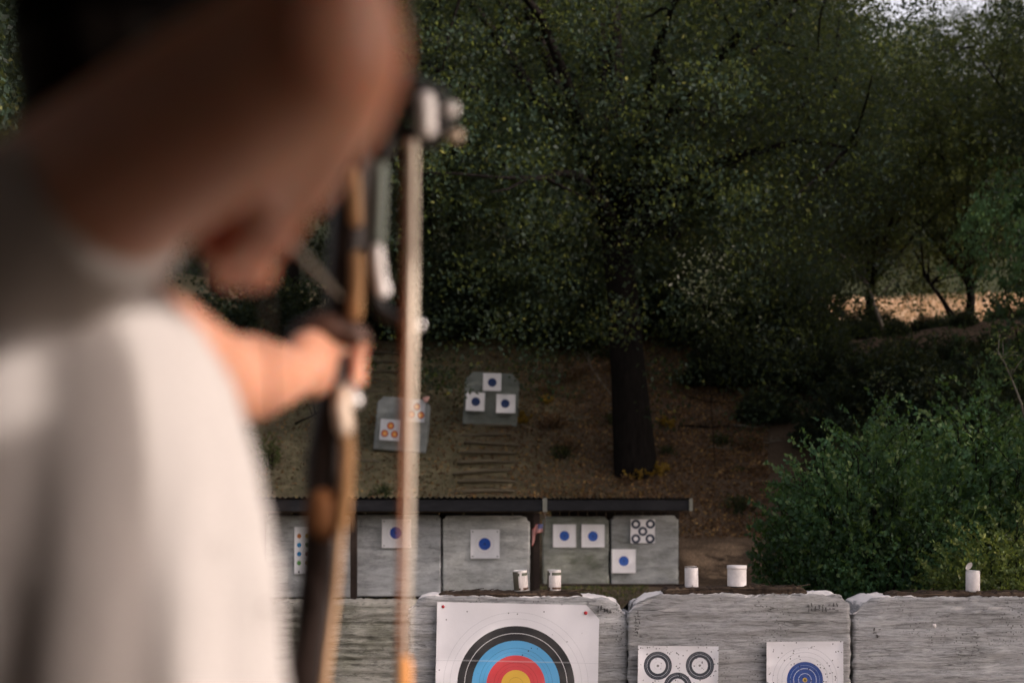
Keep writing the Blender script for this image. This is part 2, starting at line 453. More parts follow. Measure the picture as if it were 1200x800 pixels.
def tree_meshes(name, seed, H, CR, tr, nleaf, leaf, mat, fork=.30, nl=8, low=.22, dense=1.0, lean=(0, 0), clump=.95):
    """a tapered trunk with limbs and boughs, and a crown of leaves gathered in uneven clumps"""
    rnd = random.Random(seed)
    mb = MB()
    fh = H * fork
    top = Vector((lean[0], lean[1], fh))
    pts = [Vector((0, 0, -.6)), Vector((0, 0, 0)), Vector((lean[0]*.2 + rnd.uniform(-.1, .1), lean[1]*.2, fh*.35)), Vector((lean[0]*.6, lean[1]*.6 + rnd.uniform(-.1, .1), fh*.7)), top]
    mb.tube(pts, [tr*1.55, tr*1.25, tr, tr*.88, tr*.8], 14, round_ends=False)
    if tr > .4:
        for k in range(9):
            a = 2 * PI * k / 9 + rnd.uniform(-.2, .2); q = Vector((math.cos(a), math.sin(a), 0)); L = rnd.uniform(.45, .75)
            mb.tube([q * tr * .5 + Vector((0, 0, .75)), q * tr * 1.0 + Vector((0, 0, .18 + q.y * .3)), q * tr * L * 1.9 + Vector((0, 0, -.12 + q.y * tr * .9)), q * tr * L * 2.6 + Vector((0, 0, -.4 + q.y * tr * 1.2))], [.16, .15, .09, .05], 8, round_ends=False)
    cents = []
    def bough(a, b, r0, r1, sag=.0, n=5):
        ps = []; rs = []
        for i in range(n + 1):
            t = i / n
            p = a.lerp(b, t) + Vector((rnd.uniform(-1, 1), rnd.uniform(-1, 1), rnd.uniform(-1, 1))) * (.09 * (b - a).length / n * (1 if 0 < i < n else 0))
            p.z += math.sin(t * PI) * sag
            ps.append(p); rs.append(r0 + (r1 - r0) * t)
        mb.tube(ps, rs, 7, round_ends=False)
        return ps
    for i in range(nl):
        an = 2 * PI * (i + rnd.uniform(-.3, .3)) / nl
        el = rnd.uniform(.05, .95)
        zt = H * (low + .12) + (H * .95 - H * (low + .12)) * el
        rr = CR * math.sqrt(max(.08, 1 - (abs(el - .32) / .75) ** 2)) * rnd.uniform(.65, .92)
        tip = Vector((lean[0] + rr * math.cos(an), lean[1] + rr * math.sin(an), zt))
        st = pts[3].lerp(top, rnd.uniform(.3, 1))
        ps = bough(st, tip, tr * rnd.uniform(.34, .5), tr * .09, sag=H * .04)
        for k in range(7):
            q = ps[1 + k % 5] if k < 5 else ps[-1]
            dv = Vector((rnd.gauss(0, 1), rnd.gauss(0, 1), rnd.gauss(.1, .6))).normalized() * CR * rnd.uniform(.2, .45)
            e = q + dv
            qs = bough(q, e, tr * .12, tr * .03, n=3)
            cents.append((e, 1.0)); cents.append((q.lerp(e, .6), .7))
        cents.append((tip, 1.1))
    # leading shoot
    ps = bough(top, Vector((lean[0]*1.2, lean[1]*1.2, H*.93)), tr*.6, tr*.08)
    for q in ps[2:]: cents.append((q, 1.0))
    # clumps hanging round the shell, so that the outline is uneven but closed
    for _ in range(int(70 * dense)):
        an = rnd.uniform(0, 2 * PI); el = rnd.uniform(0, 1)
        rr = CR * math.sqrt(max(.05, 1 - (abs(el - .35) / .72) ** 2)) * rnd.uniform(.45, 1.02)
        cents.append((Vector((lean[0] + rr * math.cos(an), lean[1] + rr * math.sin(an), H * low + (H * .98 - H * low) * el)), rnd.uniform(.5, 1.1)))
    w = np.array([c[1] ** 2 for c in cents]); w /= w.sum()
    idx = rng.choice(len(cents), size=nleaf, p=w)
    C = np.array([tuple(c[0]) for c in cents]); S = np.array([c[1] for c in cents])
    off = rng.normal(size=(nleaf, 3)); off /= np.linalg.norm(off, axis=1)[:, None]
    off *= (rng.uniform(0, 1, nleaf) ** .45)[:, None]
    off[:, 2] *= .62
    cr = clump * CR * .24
    # break every clump up into sprays
    sub = rng.normal(size=(len(cents), 9, 3)) * .55
    si = rng.integers(0, 9, nleaf)
    cen = C[idx] + (sub[idx, si] * .95 + off * .46) * cr * S[idx][:, None]
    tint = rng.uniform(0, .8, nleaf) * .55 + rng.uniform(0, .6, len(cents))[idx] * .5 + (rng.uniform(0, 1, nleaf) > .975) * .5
    sunlit_c = rng.uniform(0, 1, len(cents)) > .93  # random clumps tinted yellow to imitate sun highlights in the crown
    tint = np.where(sunlit_c[idx] & (rng.uniform(0, 1, nleaf) > .6), rng.uniform(.65, 1.0, nleaf), tint * .9)
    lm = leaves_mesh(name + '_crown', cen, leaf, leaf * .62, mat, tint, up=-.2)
    tm = mb.mesh(name + '_trunk'); tm.materials.append(M['bark'])
    tm.polygons.foreach_set('use_smooth', [True] * len(tm.polygons))
    return tm, lm

def put_tree(name, tm, cm, x, y, s=1.0, rz=0.0, label='', cat='tree', group=None, sz=None, sink=.0):
    t = empty(name, (x, y, terrain(x, y, False) - sink), label, cat, group, rz)
    t.scale = (s, s, sz or s)
    a = bpy.data.objects.new('trunk', tm); COL.objects.link(a); a.parent = t
    b = bpy.data.objects.new('crown', cm); COL.objects.link(b); b.parent = t
    return t

# the big oak whose trunk stands right of the middle
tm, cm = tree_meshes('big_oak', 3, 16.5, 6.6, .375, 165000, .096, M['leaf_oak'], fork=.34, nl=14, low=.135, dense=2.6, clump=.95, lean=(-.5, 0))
ox, oy = P(745, 555, 30.2).x, 30.2
put_tree('oak_tree', tm, cm, ox, oy, label='massive dark oak with a thick trunk rising right behind the low black shelter roof', cat='tree')
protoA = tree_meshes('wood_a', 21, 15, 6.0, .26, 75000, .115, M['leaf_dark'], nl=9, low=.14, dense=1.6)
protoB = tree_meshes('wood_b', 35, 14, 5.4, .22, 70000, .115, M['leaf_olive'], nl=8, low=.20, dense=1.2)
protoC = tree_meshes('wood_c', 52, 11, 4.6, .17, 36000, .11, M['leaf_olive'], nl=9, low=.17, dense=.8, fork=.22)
WOOD = 'trees of the wood behind the range'
LW = 'dark leafy tree standing among others in the dense wood on the hillside'
spots = [ (-15,37,1.05,'A'),(-10.5,41,1.1,'B'),(-6.2,39.5,1.05,'A'),(-2.6,43,1.2,'B'),(1.6,41.5,1.15,'A'),(4.6,40.5,.92,'A'),
          (6.6,43.5,.82,'A'),(-19,45,1.3,'A'),(-9,50,1.45,'A'),(-2,53,1.5,'B'),(5,52,1.45,'A'),(7.2,54,1.2,'B'),(-15,55,1.5,'B'),
          (-24,62,1.7,'A'),(-14,68,1.7,'B'),(-5,70,1.8,'A'),(4,71,1.7,'A'),(7.5,72,1.45,'B'),
          (17,84,.95,'A'),(22.5,85,.94,'B'),(27,87,.96,'A'),(20,92,.9,'A'),(25,93,.86,'B'),(30,86,1.0,'A'),(36,88,1.3,'B'),(20.5,80,.5,'A'),(26,81,.6,'B'),(10,90,1.5,'A'),(-4,92,1.8,'B'),(-20,90,1.8,'A'),(15,102,.7,'B'),(42,98,1.3,'A') ]
for i, (x, y, s, k) in enumerate(spots):
    a, b = {'A': protoA, 'B': protoB, 'C': protoC}[k]
    put_tree('woodland_tree', a, b, x, y, s, i * 2.4, LW, 'tree', WOOD, sink=.2)
# trees at the right, in front of the sunlit meadow
x = P(1135, 380, 47).x
put_tree('meadow_tree', *protoC, x, 47, .95, 1.3, 'straight trunked tree standing dark against the sunlit dry grass at the right')
put_tree('meadow_tree', *protoC, P(1022, 380, 49).x, 49, 1.0, 4.1, 'slender tree with open crown left of the sunlit dry grass, below the patch of sky')
put_tree('meadow_tree', *protoC, P(1190, 380, 44).x + 2.4, 44, 1.15, 2.2, 'airy tree at the right edge whose sparse top stands against the sky')
# right bank: trees added to shade the range (beyond the right edge of the picture)
BANK = 'trees added on the right bank to shade the range'
for i, (x, y, s, k) in enumerate([(8.4,4.7,.60,'A'),(9.5,12.0,.62,'A'),(11.2,16.5,.8,'B'),(13.5,22,.9,'A'),(16,28,1.0,'A'),(18.5,34,1.0,'B'),(20.5,40,1.0,'A'),(24,28,1.2,'A'),(26,36,1.3,'B')]):
    a, b = {'A': protoA, 'B': protoB}[k]
    put_tree('bank_or_shade_tree', a, b, x, y, s, i * 1.9 + .5, 'broad leafy tree added on the right bank to shade the archery range', 'tree', BANK, sink=.2)
for i, (x, y, s) in enumerate([(-9,14,.8),(-11,20,.95),(-13,27,1.05),(-17,31,1.1)]):
    put_tree('bank_or_shade_tree', *protoA, x, y, s, i * 1.3 + .2, 'broad leafy tree on the bank to the left, behind the archer', 'tree', 'trees on the left bank behind the archer', sink=.2)
# bright green young tree at the right edge
tmg, cmg = tree_meshes('young_bright', 77, 4.6, 1.55, .05, 11000, .075, M['leaf_bright'], nl=7, low=.35, dense=.4, fork=.3)
gx = P(1218, 210, 27).x
put_tree('young_tree', tmg, cmg, gx, 27, 1.0, .4, 'slim young tree with bright green leaves at the right edge, lighter than the wood', 'tree', sz=1.55)

# shrubs made of sprays: leaves in pairs along arching stems
def shrub_meshes(name, seed, Rr, H, nst, per, leaf, mat, spread=1.0, stem_r=.006, fill=0):
    rnd = random.Random(seed); mb = MB(); cen = []; dirs = []; tint = []
    for i in range(nst):
        an = rnd.uniform(0, 2 * PI); rr = math.sqrt(rnd.uniform(0, 1)) * Rr * .9
        el = rnd.uniform(.15, 1.0)
        tip = Vector((rr * math.cos(an) * spread, rr * math.sin(an) * spread, H * el * math.sqrt(max(.1, 1 - (rr / (Rr * 1.15)) ** 2)) * rnd.uniform(.8, 1.12)))
        am = an + rnd.uniform(-.9, .9); dv = Vector((math.cos(am) * .8, math.sin(am) * .8, rnd.uniform(.0, .55) + .75 * (1 - rr / Rr) * rnd.random())).normalized()
        ln = rnd.uniform(.28, .62) * (H / 2.3) ** .5
        a = tip - dv * ln - Vector((0, 0, .1)); m = tip - dv * ln * .45
        base = Vector((a.x * .45, a.y * .45, 0))
        if i % 4 == 0: mb.tube([base, base.lerp(a, .5), a, m, tip], [stem_r*2, stem_r*1.6, stem_r, stem_r*.7, stem_r*.3], 4, round_ends=False)
        tt = rnd.uniform(0, .55) + .35 * el
        for k in range(per):
            t = (k + .5) / per
            p = (a.lerp(m, t * 2) if t < .5 else m.lerp(tip, t * 2 - 1))
            sd = Vector((rnd.gauss(0, 1), rnd.gauss(0, 1), rnd.gauss(0, .6))).normalized()
            d = (dv * .8 + sd).normalized()
            cen.append(p + d * leaf * .5); dirs.append(d); tint.append(tt + rnd.uniform(-.2, .2))
    for i in range(fill):
        an = rnd.uniform(0, 2 * PI); rr = Rr * math.sqrt(rnd.uniform(0, 1)) * .85; z = rnd.uniform(.0, 1) * H * .8 * math.sqrt(max(.05, 1 - (rr / Rr) ** 2))
        cen.append(Vector((rr * math.cos(an), rr * math.sin(an), z))); dirs.append(Vector((rnd.gauss(0, 1), rnd.gauss(0, 1), rnd.gauss(0, 1))).normalized()); tint.append(rnd.uniform(0, .3))
    lm = leaves_mesh(name + '_leaves', np.array([tuple(c) for c in cen]), leaf, leaf * .6, mat, np.array(tint), dirs=np.array([tuple(d) for d in dirs]))
    sm = mb.mesh(name + '_stems'); sm.materials.append(M['bark'])
    return sm, lm
def put_shrub(name, pair, x, y, s=1.0, rz=0.0, label='', cat='bush', group=None, sink=0.05, stems='stems', leaves='leaves', sz=None):
    t = empty(name, (x, y, terrain(x, y, False) - sink), label, cat, group, rz); t.scale = (s, s, sz or s)
    a = bpy.data.objects.new(stems, pair[0]); COL.objects.link(a); a.parent = t
    b = bpy.data.objects.new(leaves, pair[1]); COL.objects.link(b); b.parent = t
    return t
bushA = shrub_meshes('bush_a', 4, 1.55, 2.15, 1700, 20, .058, M['leaf_bush'], fill=9000)
bushB = shrub_meshes('bush_b', 9, 1.2, 1.7, 900, 18, .05, M['leaf_bush_y'], fill=5000)
put_shrub('leafy_bush', bushA, P(1022, 600, 14.2).x, 14.2, .90, .3, 'rounded deep green bush behind the gap between the two right foam targets', group='bushes behind the right targets', sz=1.12)
put_shrub('leafy_bush', bushA, P(1150, 600, 15.2).x, 15.2, 1.12, 2.3, 'largest green bush at the right edge, rising above the others', group='bushes behind the right targets', sz=1.22)
put_shrub('leafy_bush', bushB, P(1185, 600, 12.6).x, 12.6, .82, 1.3, 'lower yellowish green bush behind the silver can at the right edge', group='bushes behind the right targets', sz=.95)
put_shrub('leafy_bush', bushA, P(1270, 600, 17).x, 17.5, 1.25, 4.3, 'tall green bush partly cut by the right edge, behind the others', group='bushes behind the right targets')
# brush on the hillside
brush = shrub_meshes('brush', 14, 1.7, 2.0, 520, 16, .10, M['leaf_dark'], fill=3500)
BR = 'dark shrubs on the hillside under the trees'
for i, (px, d, s) in enumerate([(505,37.5,1.2),(560,38.2,1.4),(620,38,1.3),(668,37,1.0),(700,38.5,1.5),(800,38,1.3),(850,37,1.2),(905,37.5,1.3),(352,36,1.1),(300,35,1.3),(470,39.5,1.3),(860,34.6,.8),
                                (1000,31,.9),(1060,31,1.1),(1120,30,1.2),(1180,28,1.2),(960,34,.8),(940,39,.6),(905,39.5,.6),(975,37,.3),(1010,37.5,.26),(1050,37,.24),(1085,37.6,.28),(1130,37,.26),(1175,37.6,.3),(1205,37.6,.3),(990,34,.6),(1055,33.5,.7),(1110,33.5,.65),(1165,33,.7),(935,36,.9),(1030,29.5,.9),(1190,31,.9),(900,32.5,.5),(1150,31,.8),(1220,26,1.2),(1240,29,1.0),(1010,28,.9),(1075,26,1.0),(1140,24,1.0)]):
    put_shrub('hillside_shrub', brush, P(px, 0, d).x, d, s, i * 1.7, 'dark low shrub among others on the shaded hillside under the trees', 'shrub', BR)
rm = random.Random(8)
for i in range(17):
    d = rm.uniform(41, 62); put_shrub('meadow_shrub', brush, P(rm.uniform(950, 1200), 0, d).x, d, rm.uniform(.3, .75), i * 1.3, 'dark shrub growing in or before the sunlit dry grass at the right', 'shrub', 'shrubs around the sunlit grass')
pale = shrub_meshes('pale', 31, .75, 1.9, 90, 14, .11, M['leaf_sunpatch'])
bushg = shrub_meshes('small_green', 33, .35, .62, 60, 12, .05, M['leaf_bush_y'])
put_shrub('small_plant', bushg, P(317, 0, 30.4).x, 30.4, 1.0, 0, 'small light green plant on the slope beside the archer\'s shirt', 'plant', sz=1.3)
yel = shrub_meshes('yellow_sprig', 41, .28, .32, 24, 7, .11, M['leaf_yellow'])
for px, py, s, lb in [(746,560,1.0,'yellow leafed sprig at the foot of the big oak, left of its pair'),(771,556,1.1,'yellow leafed sprig at the foot of the big oak, right of its pair'),
                      (589,492,.8,'yellow sprig on the slope close to the three-sheet target on the hill'),(612,494,.9,'yellow sprig right of the three-sheet target on the hill'),
                      (640,470,.7,'small yellow sprig on the slope between the hill target and the oak'),(779,498,.9,'yellow sprig on the bank right of the oak trunk')]:
    d = 14.3 / (.5 - (HY - py) / F)
    put_shrub('yellow_sprig', yel, P(px, 0, d).x, d, s, px, lb, 'plant', 'yellow sprigs on the hillside')
tuft = shrub_meshes('tuft', 61, .45, .42, 60, 8, .07, M['leaf_dry'])
tuft2 = shrub_meshes('tuft2', 62, .45, .40, 60, 8, .06, M['leaf_olive'])
rt = random.Random(5)
for i in range(46):
    px = rt.uniform(640, 900) if i < 34 else rt.uniform(330, 480); d = rt.uniform(28.2, 37)
    if 500 < px < 625 and d < 34: px += 130
    put_shrub('scrub_tuft', tuft if i % 3 else tuft2, P(px, 0, d).x, d, rt.uniform(.5, 1.0), i * 1.1, 'low scrubby tuft of leaves among others on the shaded hillside', 'undergrowth', 'scrub tufts on the hillside')
# twiggy saplings
def twig(name, pts, r, mat, label, leaves=None, lm=None, n=6, sr=1.0, cat='sapling', group=None):
    base = Vector(pts[0])
    t = empty(name, base, label, cat, group)
    mb = MB(); mb.tube(pts, [r * sr * (1 - .7 * i / (len(pts)-1)) for i in range(len(pts))], 6, round_ends=False)
    rnd = random.Random(int(abs(base.x) * 100)); ends = []
    for i in range(n):
        a = Vector(pts[-1]).lerp(Vector(pts[len(pts)//2]), rnd.uniform(0, 1)); b = a + Vector((rnd.uniform(-.5, .5), rnd.uniform(-.3, .3), rnd.uniform(.1, .6))) * (r * 28)
        mb.tube([a, a.lerp(b, .5) + Vector((0, 0, .03)), b], [r*.4, r*.3, r*.15], 4, round_ends=False); ends.append(b)
    mb.build('stem', mat, t, smooth=True)
    if leaves:
        c = np.array([tuple(e) for e in ends + [Vector(pts[-1])]]); k = rng.integers(0, len(c), leaves)
        cen = c[k] + rng.normal(size=(leaves, 3)) * r * 9
        link('leaves', leaves_mesh('l', cen, lm[1], lm[1]*.5, lm[0]), None, t)
    return t
twig('sunpatch_sapling', [P(838,548,29.5), P(834,480,29.4), P(828,410,29.2), P(826,350,29), P(824,318,29)], .034, M['bark'], 'added slender sapling, leaves coloured pale as a sun patch, just right of the big oak trunk', 460, (M['leaf_sunpatch'], .10), 12, .3)  # added sapling whose pale leaves imitate a sun patch in the foliage
twig('bare_sapling', [P(1037,392,40), P(1030,372,40), P(1024,356,40), P(1018,335,40), P(1012,325,40)], .07, M['bark_pale'], 'pale bare sapling leaning left in front of the sunlit dry grass', 60, (M['leaf_dark'], .1))
twig('leaning_sapling', [P(1120,378,42), P(1105,352,42), P(1092,335,42), P(1082,322,42)], .09, M['bark'], 'dark leaning sapling in front of the sunlit dry grass', 80, (M['leaf_dark'], .1))
twig('tall_sapling', [P(1203,500,15), P(1196,470,15), P(1186,445,15), P(1176,422,15), P(1168,408,15)], .014, M['bark_pale'], 'thin tall sapling with few leaves sticking out of the right bushes', 160, (M['leaf_bush_y'], .05), 9)
twig('thin_sapling', [P(1045,520,16), P(1042,490,16), P(1037,465,16), P(1030,448,16)], .010, M['bark'], 'thin dark sapling rising from the left part of the green bush', 120, (M['leaf_dark'], .05), 8)
twig('forked_sapling', [P(1096,520,16.4), P(1092,490,16.4), P(1090,462,16.4), P(1086,446,16.4)], .010, M['bark'], 'forked dark sapling rising from the middle of the green bushes', 140, (M['leaf_dark'], .05), 9)
twig('dry_branch', [P(716,462,32), P(705,448,32), P(694,432,32), P(688,420,32)], .02, M['bark_pale'], 'dry pale branch on the slope left of the oak trunk', None, None, 7, cat='branch')
rf = random.Random(12)
for i in range(16):
    d = rf.uniform(28.5, 36.5); x = P(rf.choice([rf.uniform(640, 715), rf.uniform(780, 890), rf.uniform(780, 890), rf.uniform(335, 430)]), 0, d).x; an = rf.uniform(-.9, .9); L = rf.uniform(.5, 1.5)
    ps = [Vector((x + L * k / 4 * math.cos(an), d + L * k / 4 * math.sin(an) * .6, 0)) for k in range(5)]
    for k, q in enumerate(ps): q.z = terrain(q.x, q.y) + .03 + .03 * (k % 2)
    twig('fallen_branch', ps, rf.uniform(.014, .028), M['bark_pale'] if i % 3 else M['bark'], 'dead branch lying among others on the littered hillside', None, None, 4, cat='branch', group='fallen branches on the hillside')

# litter and grass: uncountable
def scatter_litter():
    n = 34000
    px = rng.uniform(280, 900, n * 2); d = rng.uniform(27.5, 39.5, n * 2)
    keep = rng.uniform(0, 1, n * 2) < np.clip((px - 420) / 420, .12, 1); px = px[keep][:n]; d = d[keep][:n]
    x = (px - CX) / F * d
    z = np.array([terrain(a, b) for a, b in zip(x, d)]) + .02
    dirs = rng.normal(size=(len(x), 3)); dirs[:, 2] *= .25
    return leaves_mesh('litter', np.stack([x, d, z], 1), .07, .045, M['leaf_dry'], dirs=dirs)
o = link('leaf_litter', scatter_litter()); tag(o, 'brown and rusty fallen leaves scattered on the shaded hillside', 'fallen leaves', kind='stuff')
def scatter_grass():
    n = 42000
    y = rng.uniform(47, 73.5, n); x = rng.uniform(9, 33, n)
    z = np.array([terrain(a, b) for a, b in zip(x, y)])
    dirs = np.stack([rng.normal(0, .3, n), rng.normal(0, .3, n), np.ones(n)], 1)
    return leaves_mesh('grass', np.stack([x, y, z + .18], 1), .55, .07, M['grass_dry'], dirs=dirs)
o = link('dry_grass', scatter_grass()); tag(o, 'tan dry grass lit by the sun on the far slope at the right', 'grass', kind='stuff')
def scatter_short():
    n = 15000
    px = rng.uniform(250, 760, n); d = rng.uniform(17, 39, n)
    x = (px - CX) / F * d
    z = np.array([terrain(a, b) for a, b in zip(x, d)])
    dirs = np.stack([rng.normal(0, .5, n), rng.normal(0, .5, n), np.ones(n)], 1)
    return leaves_mesh('short', np.stack([x, d, z + .02], 1), .08, .014, M['leaf_olive'], dirs=dirs)
o = link('short_grass', scatter_short()); tag(o, 'short olive grass growing thinly over the worn slope', 'grass', kind='stuff')

# earth steps cut into the slope
M['step'] = plain('packed_earth', (.15,.13,.08), .95, scale=8, bump=.5)
M['step_log'] = plain('old_step_log', (.10,.082,.055), .95, scale=14, bump=.5)
def flight(px0, px1, pxt0, pxt1, py0, py1, n, label):
    d0 = 14.3 / (.5 - (HY - py0) / F); d1 = 14.3 / (.5 - (HY - py1) / F)
    xa = (P(px0, 0, d0).x + P(px1, 0, d0).x) / 2; xb = (P(pxt0, 0, d1).x + P(pxt1, 0, d1).x) / 2
    t = empty('earth_steps', (xa, d0, terrain(xa, d0)), label, 'steps')
    for i in range(n):
        f = i / (n - 1); d = d0 + (d1 - d0) * f; x = xa + (xb - xa) * f; w = (px1 - px0) / F * d0
        run = (d1 - d0) / n; z = .5 * (d - 26) + .1
        mb = MB(); jit = random.uniform(-.11, .11)
        mb.box((x + jit, d + run * .5, z - .20), (w * random.uniform(.85, 1.08), run * .98, .34), Matrix.Rotation(random.uniform(-.05, .05), 3, 'Z') @ Matrix.Rotation(random.uniform(-.03, .03), 3, 'Y'))
        s = mb.build('step', M['step'], t, bevel=.03)
        mb = MB(); mb.tube([(x - w*.5 + jit, d - .02, z - .06 + jit*.4), (x + jit, d - .03, z - .04), (x + w*.52 + jit, d - .02, z - .06 - jit*.3)], [.035, .045, .03], 8)
        lg = mb.build('edge_log', M['step_log'], t, smooth=True)
        lg.parent = s; 
flight(536, 602, 542, 600, 578, 502, 8, 'worn earth steps with log edges climbing to the three-sheet target on the hill')
flight(408, 468, 410, 462, 462, 384, 8, 'worn earth steps climbing the upper slope above the orange-spotted target')

# ------------------------------------------------------------------ foam target blocks
def block(name, px0, px1, pytop, d, h, thick, mat, label, group, seams=(), wear=(0.0, 0.0), rough=1.0, res=.018, tilt=0.0, lean=0.0, seed=1, bottom=None, label_marks=None, rnd_c=.02, turn=0.0):
    x0 = P(px0, 0, d).x; x1 = P(px1, 0, d).x; zt = P(0, pytop, d).z
    w = x1 - x0; cx = (x0 + x1) / 2
    zb = zt - h
    nxs = max(8, int(w / res)); nzs = max(8, int(h / res)); nys = 8
    bm = bmesh.new()
    def grid(fn, a, b):
        vv = [[bm.verts.new(fn(i / a, j / b)) for i in range(a + 1)] for j in range(b + 1)]
        for j in range(b):
            for i in range(a): bm.faces.new((vv[j][i], vv[j][i+1], vv[j+1][i+1], vv[j+1][i]))
    H2 = h; W2 = w / 2; T = thick
    grid(lambda u, v: ((u*2-1)*W2, 0, v*H2), nxs, nzs)
    grid(lambda u, v: ((1-u*2)*W2, T, v*H2), nxs, nzs)
    grid(lambda u, v: ((u*2-1)*W2, v*T, H2), nxs, nys)
    grid(lambda u, v: ((u*2-1)*W2, (1-v)*T, 0), nxs, nys)
    grid(lambda u, v: (W2, u*T, v*H2), nys, nzs)
    grid(lambda u, v: (-W2, (1-u)*T, v*H2), nys, nzs)
    bmesh.ops.remove_doubles(bm, verts=bm.verts, dist=1e-5)
    def N(x, y, z): return noise.noise(Vector((x, y, z)))
    for v in bm.verts:
        x, y, z = v.co
        # rounded silhouette
        rr = rnd_c
        for ax in (0,):
            ex = max(0, abs(x) - (W2 - rr * 3)) / (rr * 3); ez = max(0, z - (H2 - rr * 3)) / (rr * 3)
            k = ex * ex * ez * ez
            v.co.x -= math.copysign(k * rr * 1.6, x); v.co.z -= k * rr * 2.2
        # torn top corners
        for sgn, amt in ((-1, wear[0]), (1, wear[1])):
            if amt:
                s = max(0, 1 - (W2 - sgn * x) / (amt * 2.2))
                if s > 0:
                    top = max(0, (z - (H2 - amt * 2.5)) / (amt * 2.5)) if z > H2 - amt * 2.5 else 0
                    v.co.z -= top * amt * (s ** 1.4) * (1 + .6 * N(x*18, y*18+seed, 4))
                    v.co.y += (1 if y < T*.5 else 0) * top * s * amt * .6
        e = rough * (.012 * N(x*1.4 + seed, y*2, z*26) + .009 * N(x*9, y*9 + seed, z*60))
        if y < 1e-4: v.co.y += e
        if abs(abs(x) - W2) < 1e-4: v.co.x += rough * (.014 * N(seed, y*3, z*24) + .010 * N(seed + 5, y*20, z*70)) + .012 * N(seed, 3, z*1.7)
        if abs(z - H2) < 1e-4: v.co.z += rough * (.012 * N(x*7 + seed, y*8, 1) + .012 * N(x*34, y*34, seed)) + .008 * N(x*2, seed, 0)
        for sz in seams:
            q = abs(z - sz * h)
            if q < .014: v.co.y += (1 if y < 1e-2 + .02 else 0) * .022 * (1 - q / .014)
            if q < .014 and abs(abs(x) - W2) < .03: v.co.x *= 1 - .012 * (1 - q / .014)
        v.co.y += .015 * N(x*1.2 + seed, 7, z*1.2) if y < T * .5 else 0
    bmesh.ops.recalc_face_normals(bm, faces=bm.faces)
    me = bpy.data.meshes.new(name); bm.to_mesh(me); bm.free()
    if tilt or lean or turn:
        me.transform(Matrix.Rotation(turn, 4, 'Z') @ Matrix.Rotation(lean, 4, 'X') @ Matrix.Rotation(tilt, 4, 'Y'))
    o = link(name, me, mat, smooth=True, loc=(cx, d, zb))
    tag(o, label, 'foam target', group)
    return o

ROW1 = 'foam targets of the nearest row'; ROW2 = 'foam targets of the middle row under the left shelter roof'
ROW3 = 'foam targets of the far row under the right shelter roof'; HILL = 'foam targets on the hillside'
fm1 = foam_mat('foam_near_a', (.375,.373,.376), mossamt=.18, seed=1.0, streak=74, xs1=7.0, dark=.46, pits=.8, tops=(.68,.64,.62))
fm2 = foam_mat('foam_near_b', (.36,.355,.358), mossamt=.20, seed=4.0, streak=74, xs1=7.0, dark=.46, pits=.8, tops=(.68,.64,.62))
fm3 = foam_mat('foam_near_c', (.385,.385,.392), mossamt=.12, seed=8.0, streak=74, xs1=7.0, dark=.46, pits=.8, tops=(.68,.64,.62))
fmw = foam_mat('foam_weathered', (.20,.195,.175), moss=(.055,.058,.035), mossamt=.8, seed=12.0, streak=16, dark=.7, tops=(.20,.19,.165))
fl1 = foam_mat('foam_far_pale', (.52,.525,.525), moss=(.12,.12,.09), mossamt=.45, seed=16., streak=9, dark=.58, streakamt=.8)
fl2 = foam_mat('foam_far_pale_b', (.50,.505,.51), moss=(.11,.11,.09), mossamt=.35, seed=19., streak=9, dark=.58, streakamt=.8)
fl3 = foam_mat('foam_far_pale_c', (.62,.62,.60), moss=(.13,.13,.10), mossamt=.4, seed=23., streak=7, dark=.58, streakamt=.75)
fd1 = foam_mat('foam_far_mossy', (.32,.33,.295), moss=(.09,.10,.06), mossamt=.7, seed=26., streak=7, dark=.58, streakamt=.75)
fd2 = foam_mat('foam_far_grey', (.38,.39,.385), moss=(.09,.10,.07), mossamt=.5, seed=31., streak=7, dark=.58, streakamt=.75)
fh1 = foam_mat('foam_hill_a', (.29,.31,.31), moss=(.09,.10,.07), mossamt=.4, seed=35., streak=8, dark=.3, streakamt=.7)
fh2 = foam_mat('foam_hill_b', (.22,.24,.22), moss=(.08,.09,.065), mossamt=.5, seed=39., streak=8, dark=.3, streakamt=.5)
D1 = 7.8; D2 = 19.9; D3 = 25.4
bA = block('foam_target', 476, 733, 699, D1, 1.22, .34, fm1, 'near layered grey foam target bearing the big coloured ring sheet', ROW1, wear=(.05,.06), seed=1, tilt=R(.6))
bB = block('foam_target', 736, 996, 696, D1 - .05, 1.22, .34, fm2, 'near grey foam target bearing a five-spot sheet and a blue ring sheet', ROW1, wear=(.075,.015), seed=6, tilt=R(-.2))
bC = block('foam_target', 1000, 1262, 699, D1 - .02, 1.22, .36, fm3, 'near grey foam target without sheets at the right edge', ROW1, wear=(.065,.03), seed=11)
bD = block('foam_target', 318, 492, 706, 12.0, 1.2, .5, fmw, 'mossy weathered foam target without sheets, behind the left end of the nearest row', ROW1, seams=(.70,.60,.30), rough=1.6, seed=15)
bE1 = block('foam_target', 311, 412, 604, D2, 1.14, .3, fl1, 'grey foam target bearing the sheet of small coloured dots, next to the archer', ROW2, seed=20, rough=.5, res=.03)
bE2 = block('foam_target', 415, 516.5, 603, D2, 1.14, .3, fl2, 'grey foam target with a seam across its middle, behind the upright cords of the bow', ROW2, seams=(.57,), seed=23, rough=.5, res=.025)
bE3 = block('foam_target', 519, 621, 604, D2, 1.14, .3, fl3, 'palest foam target of the sheltered row, one blue spot sheet near its centre', ROW2, seed=27, rough=.5, res=.03, wear=(0,.06))
bF1 = block('foam_target', 636, 713.5, 605, D3, 1.21, .3, fd1, 'greenish foam target with two blue spot sheets side by side', ROW3, seed=31, rough=.5, res=.03, rnd_c=.03)
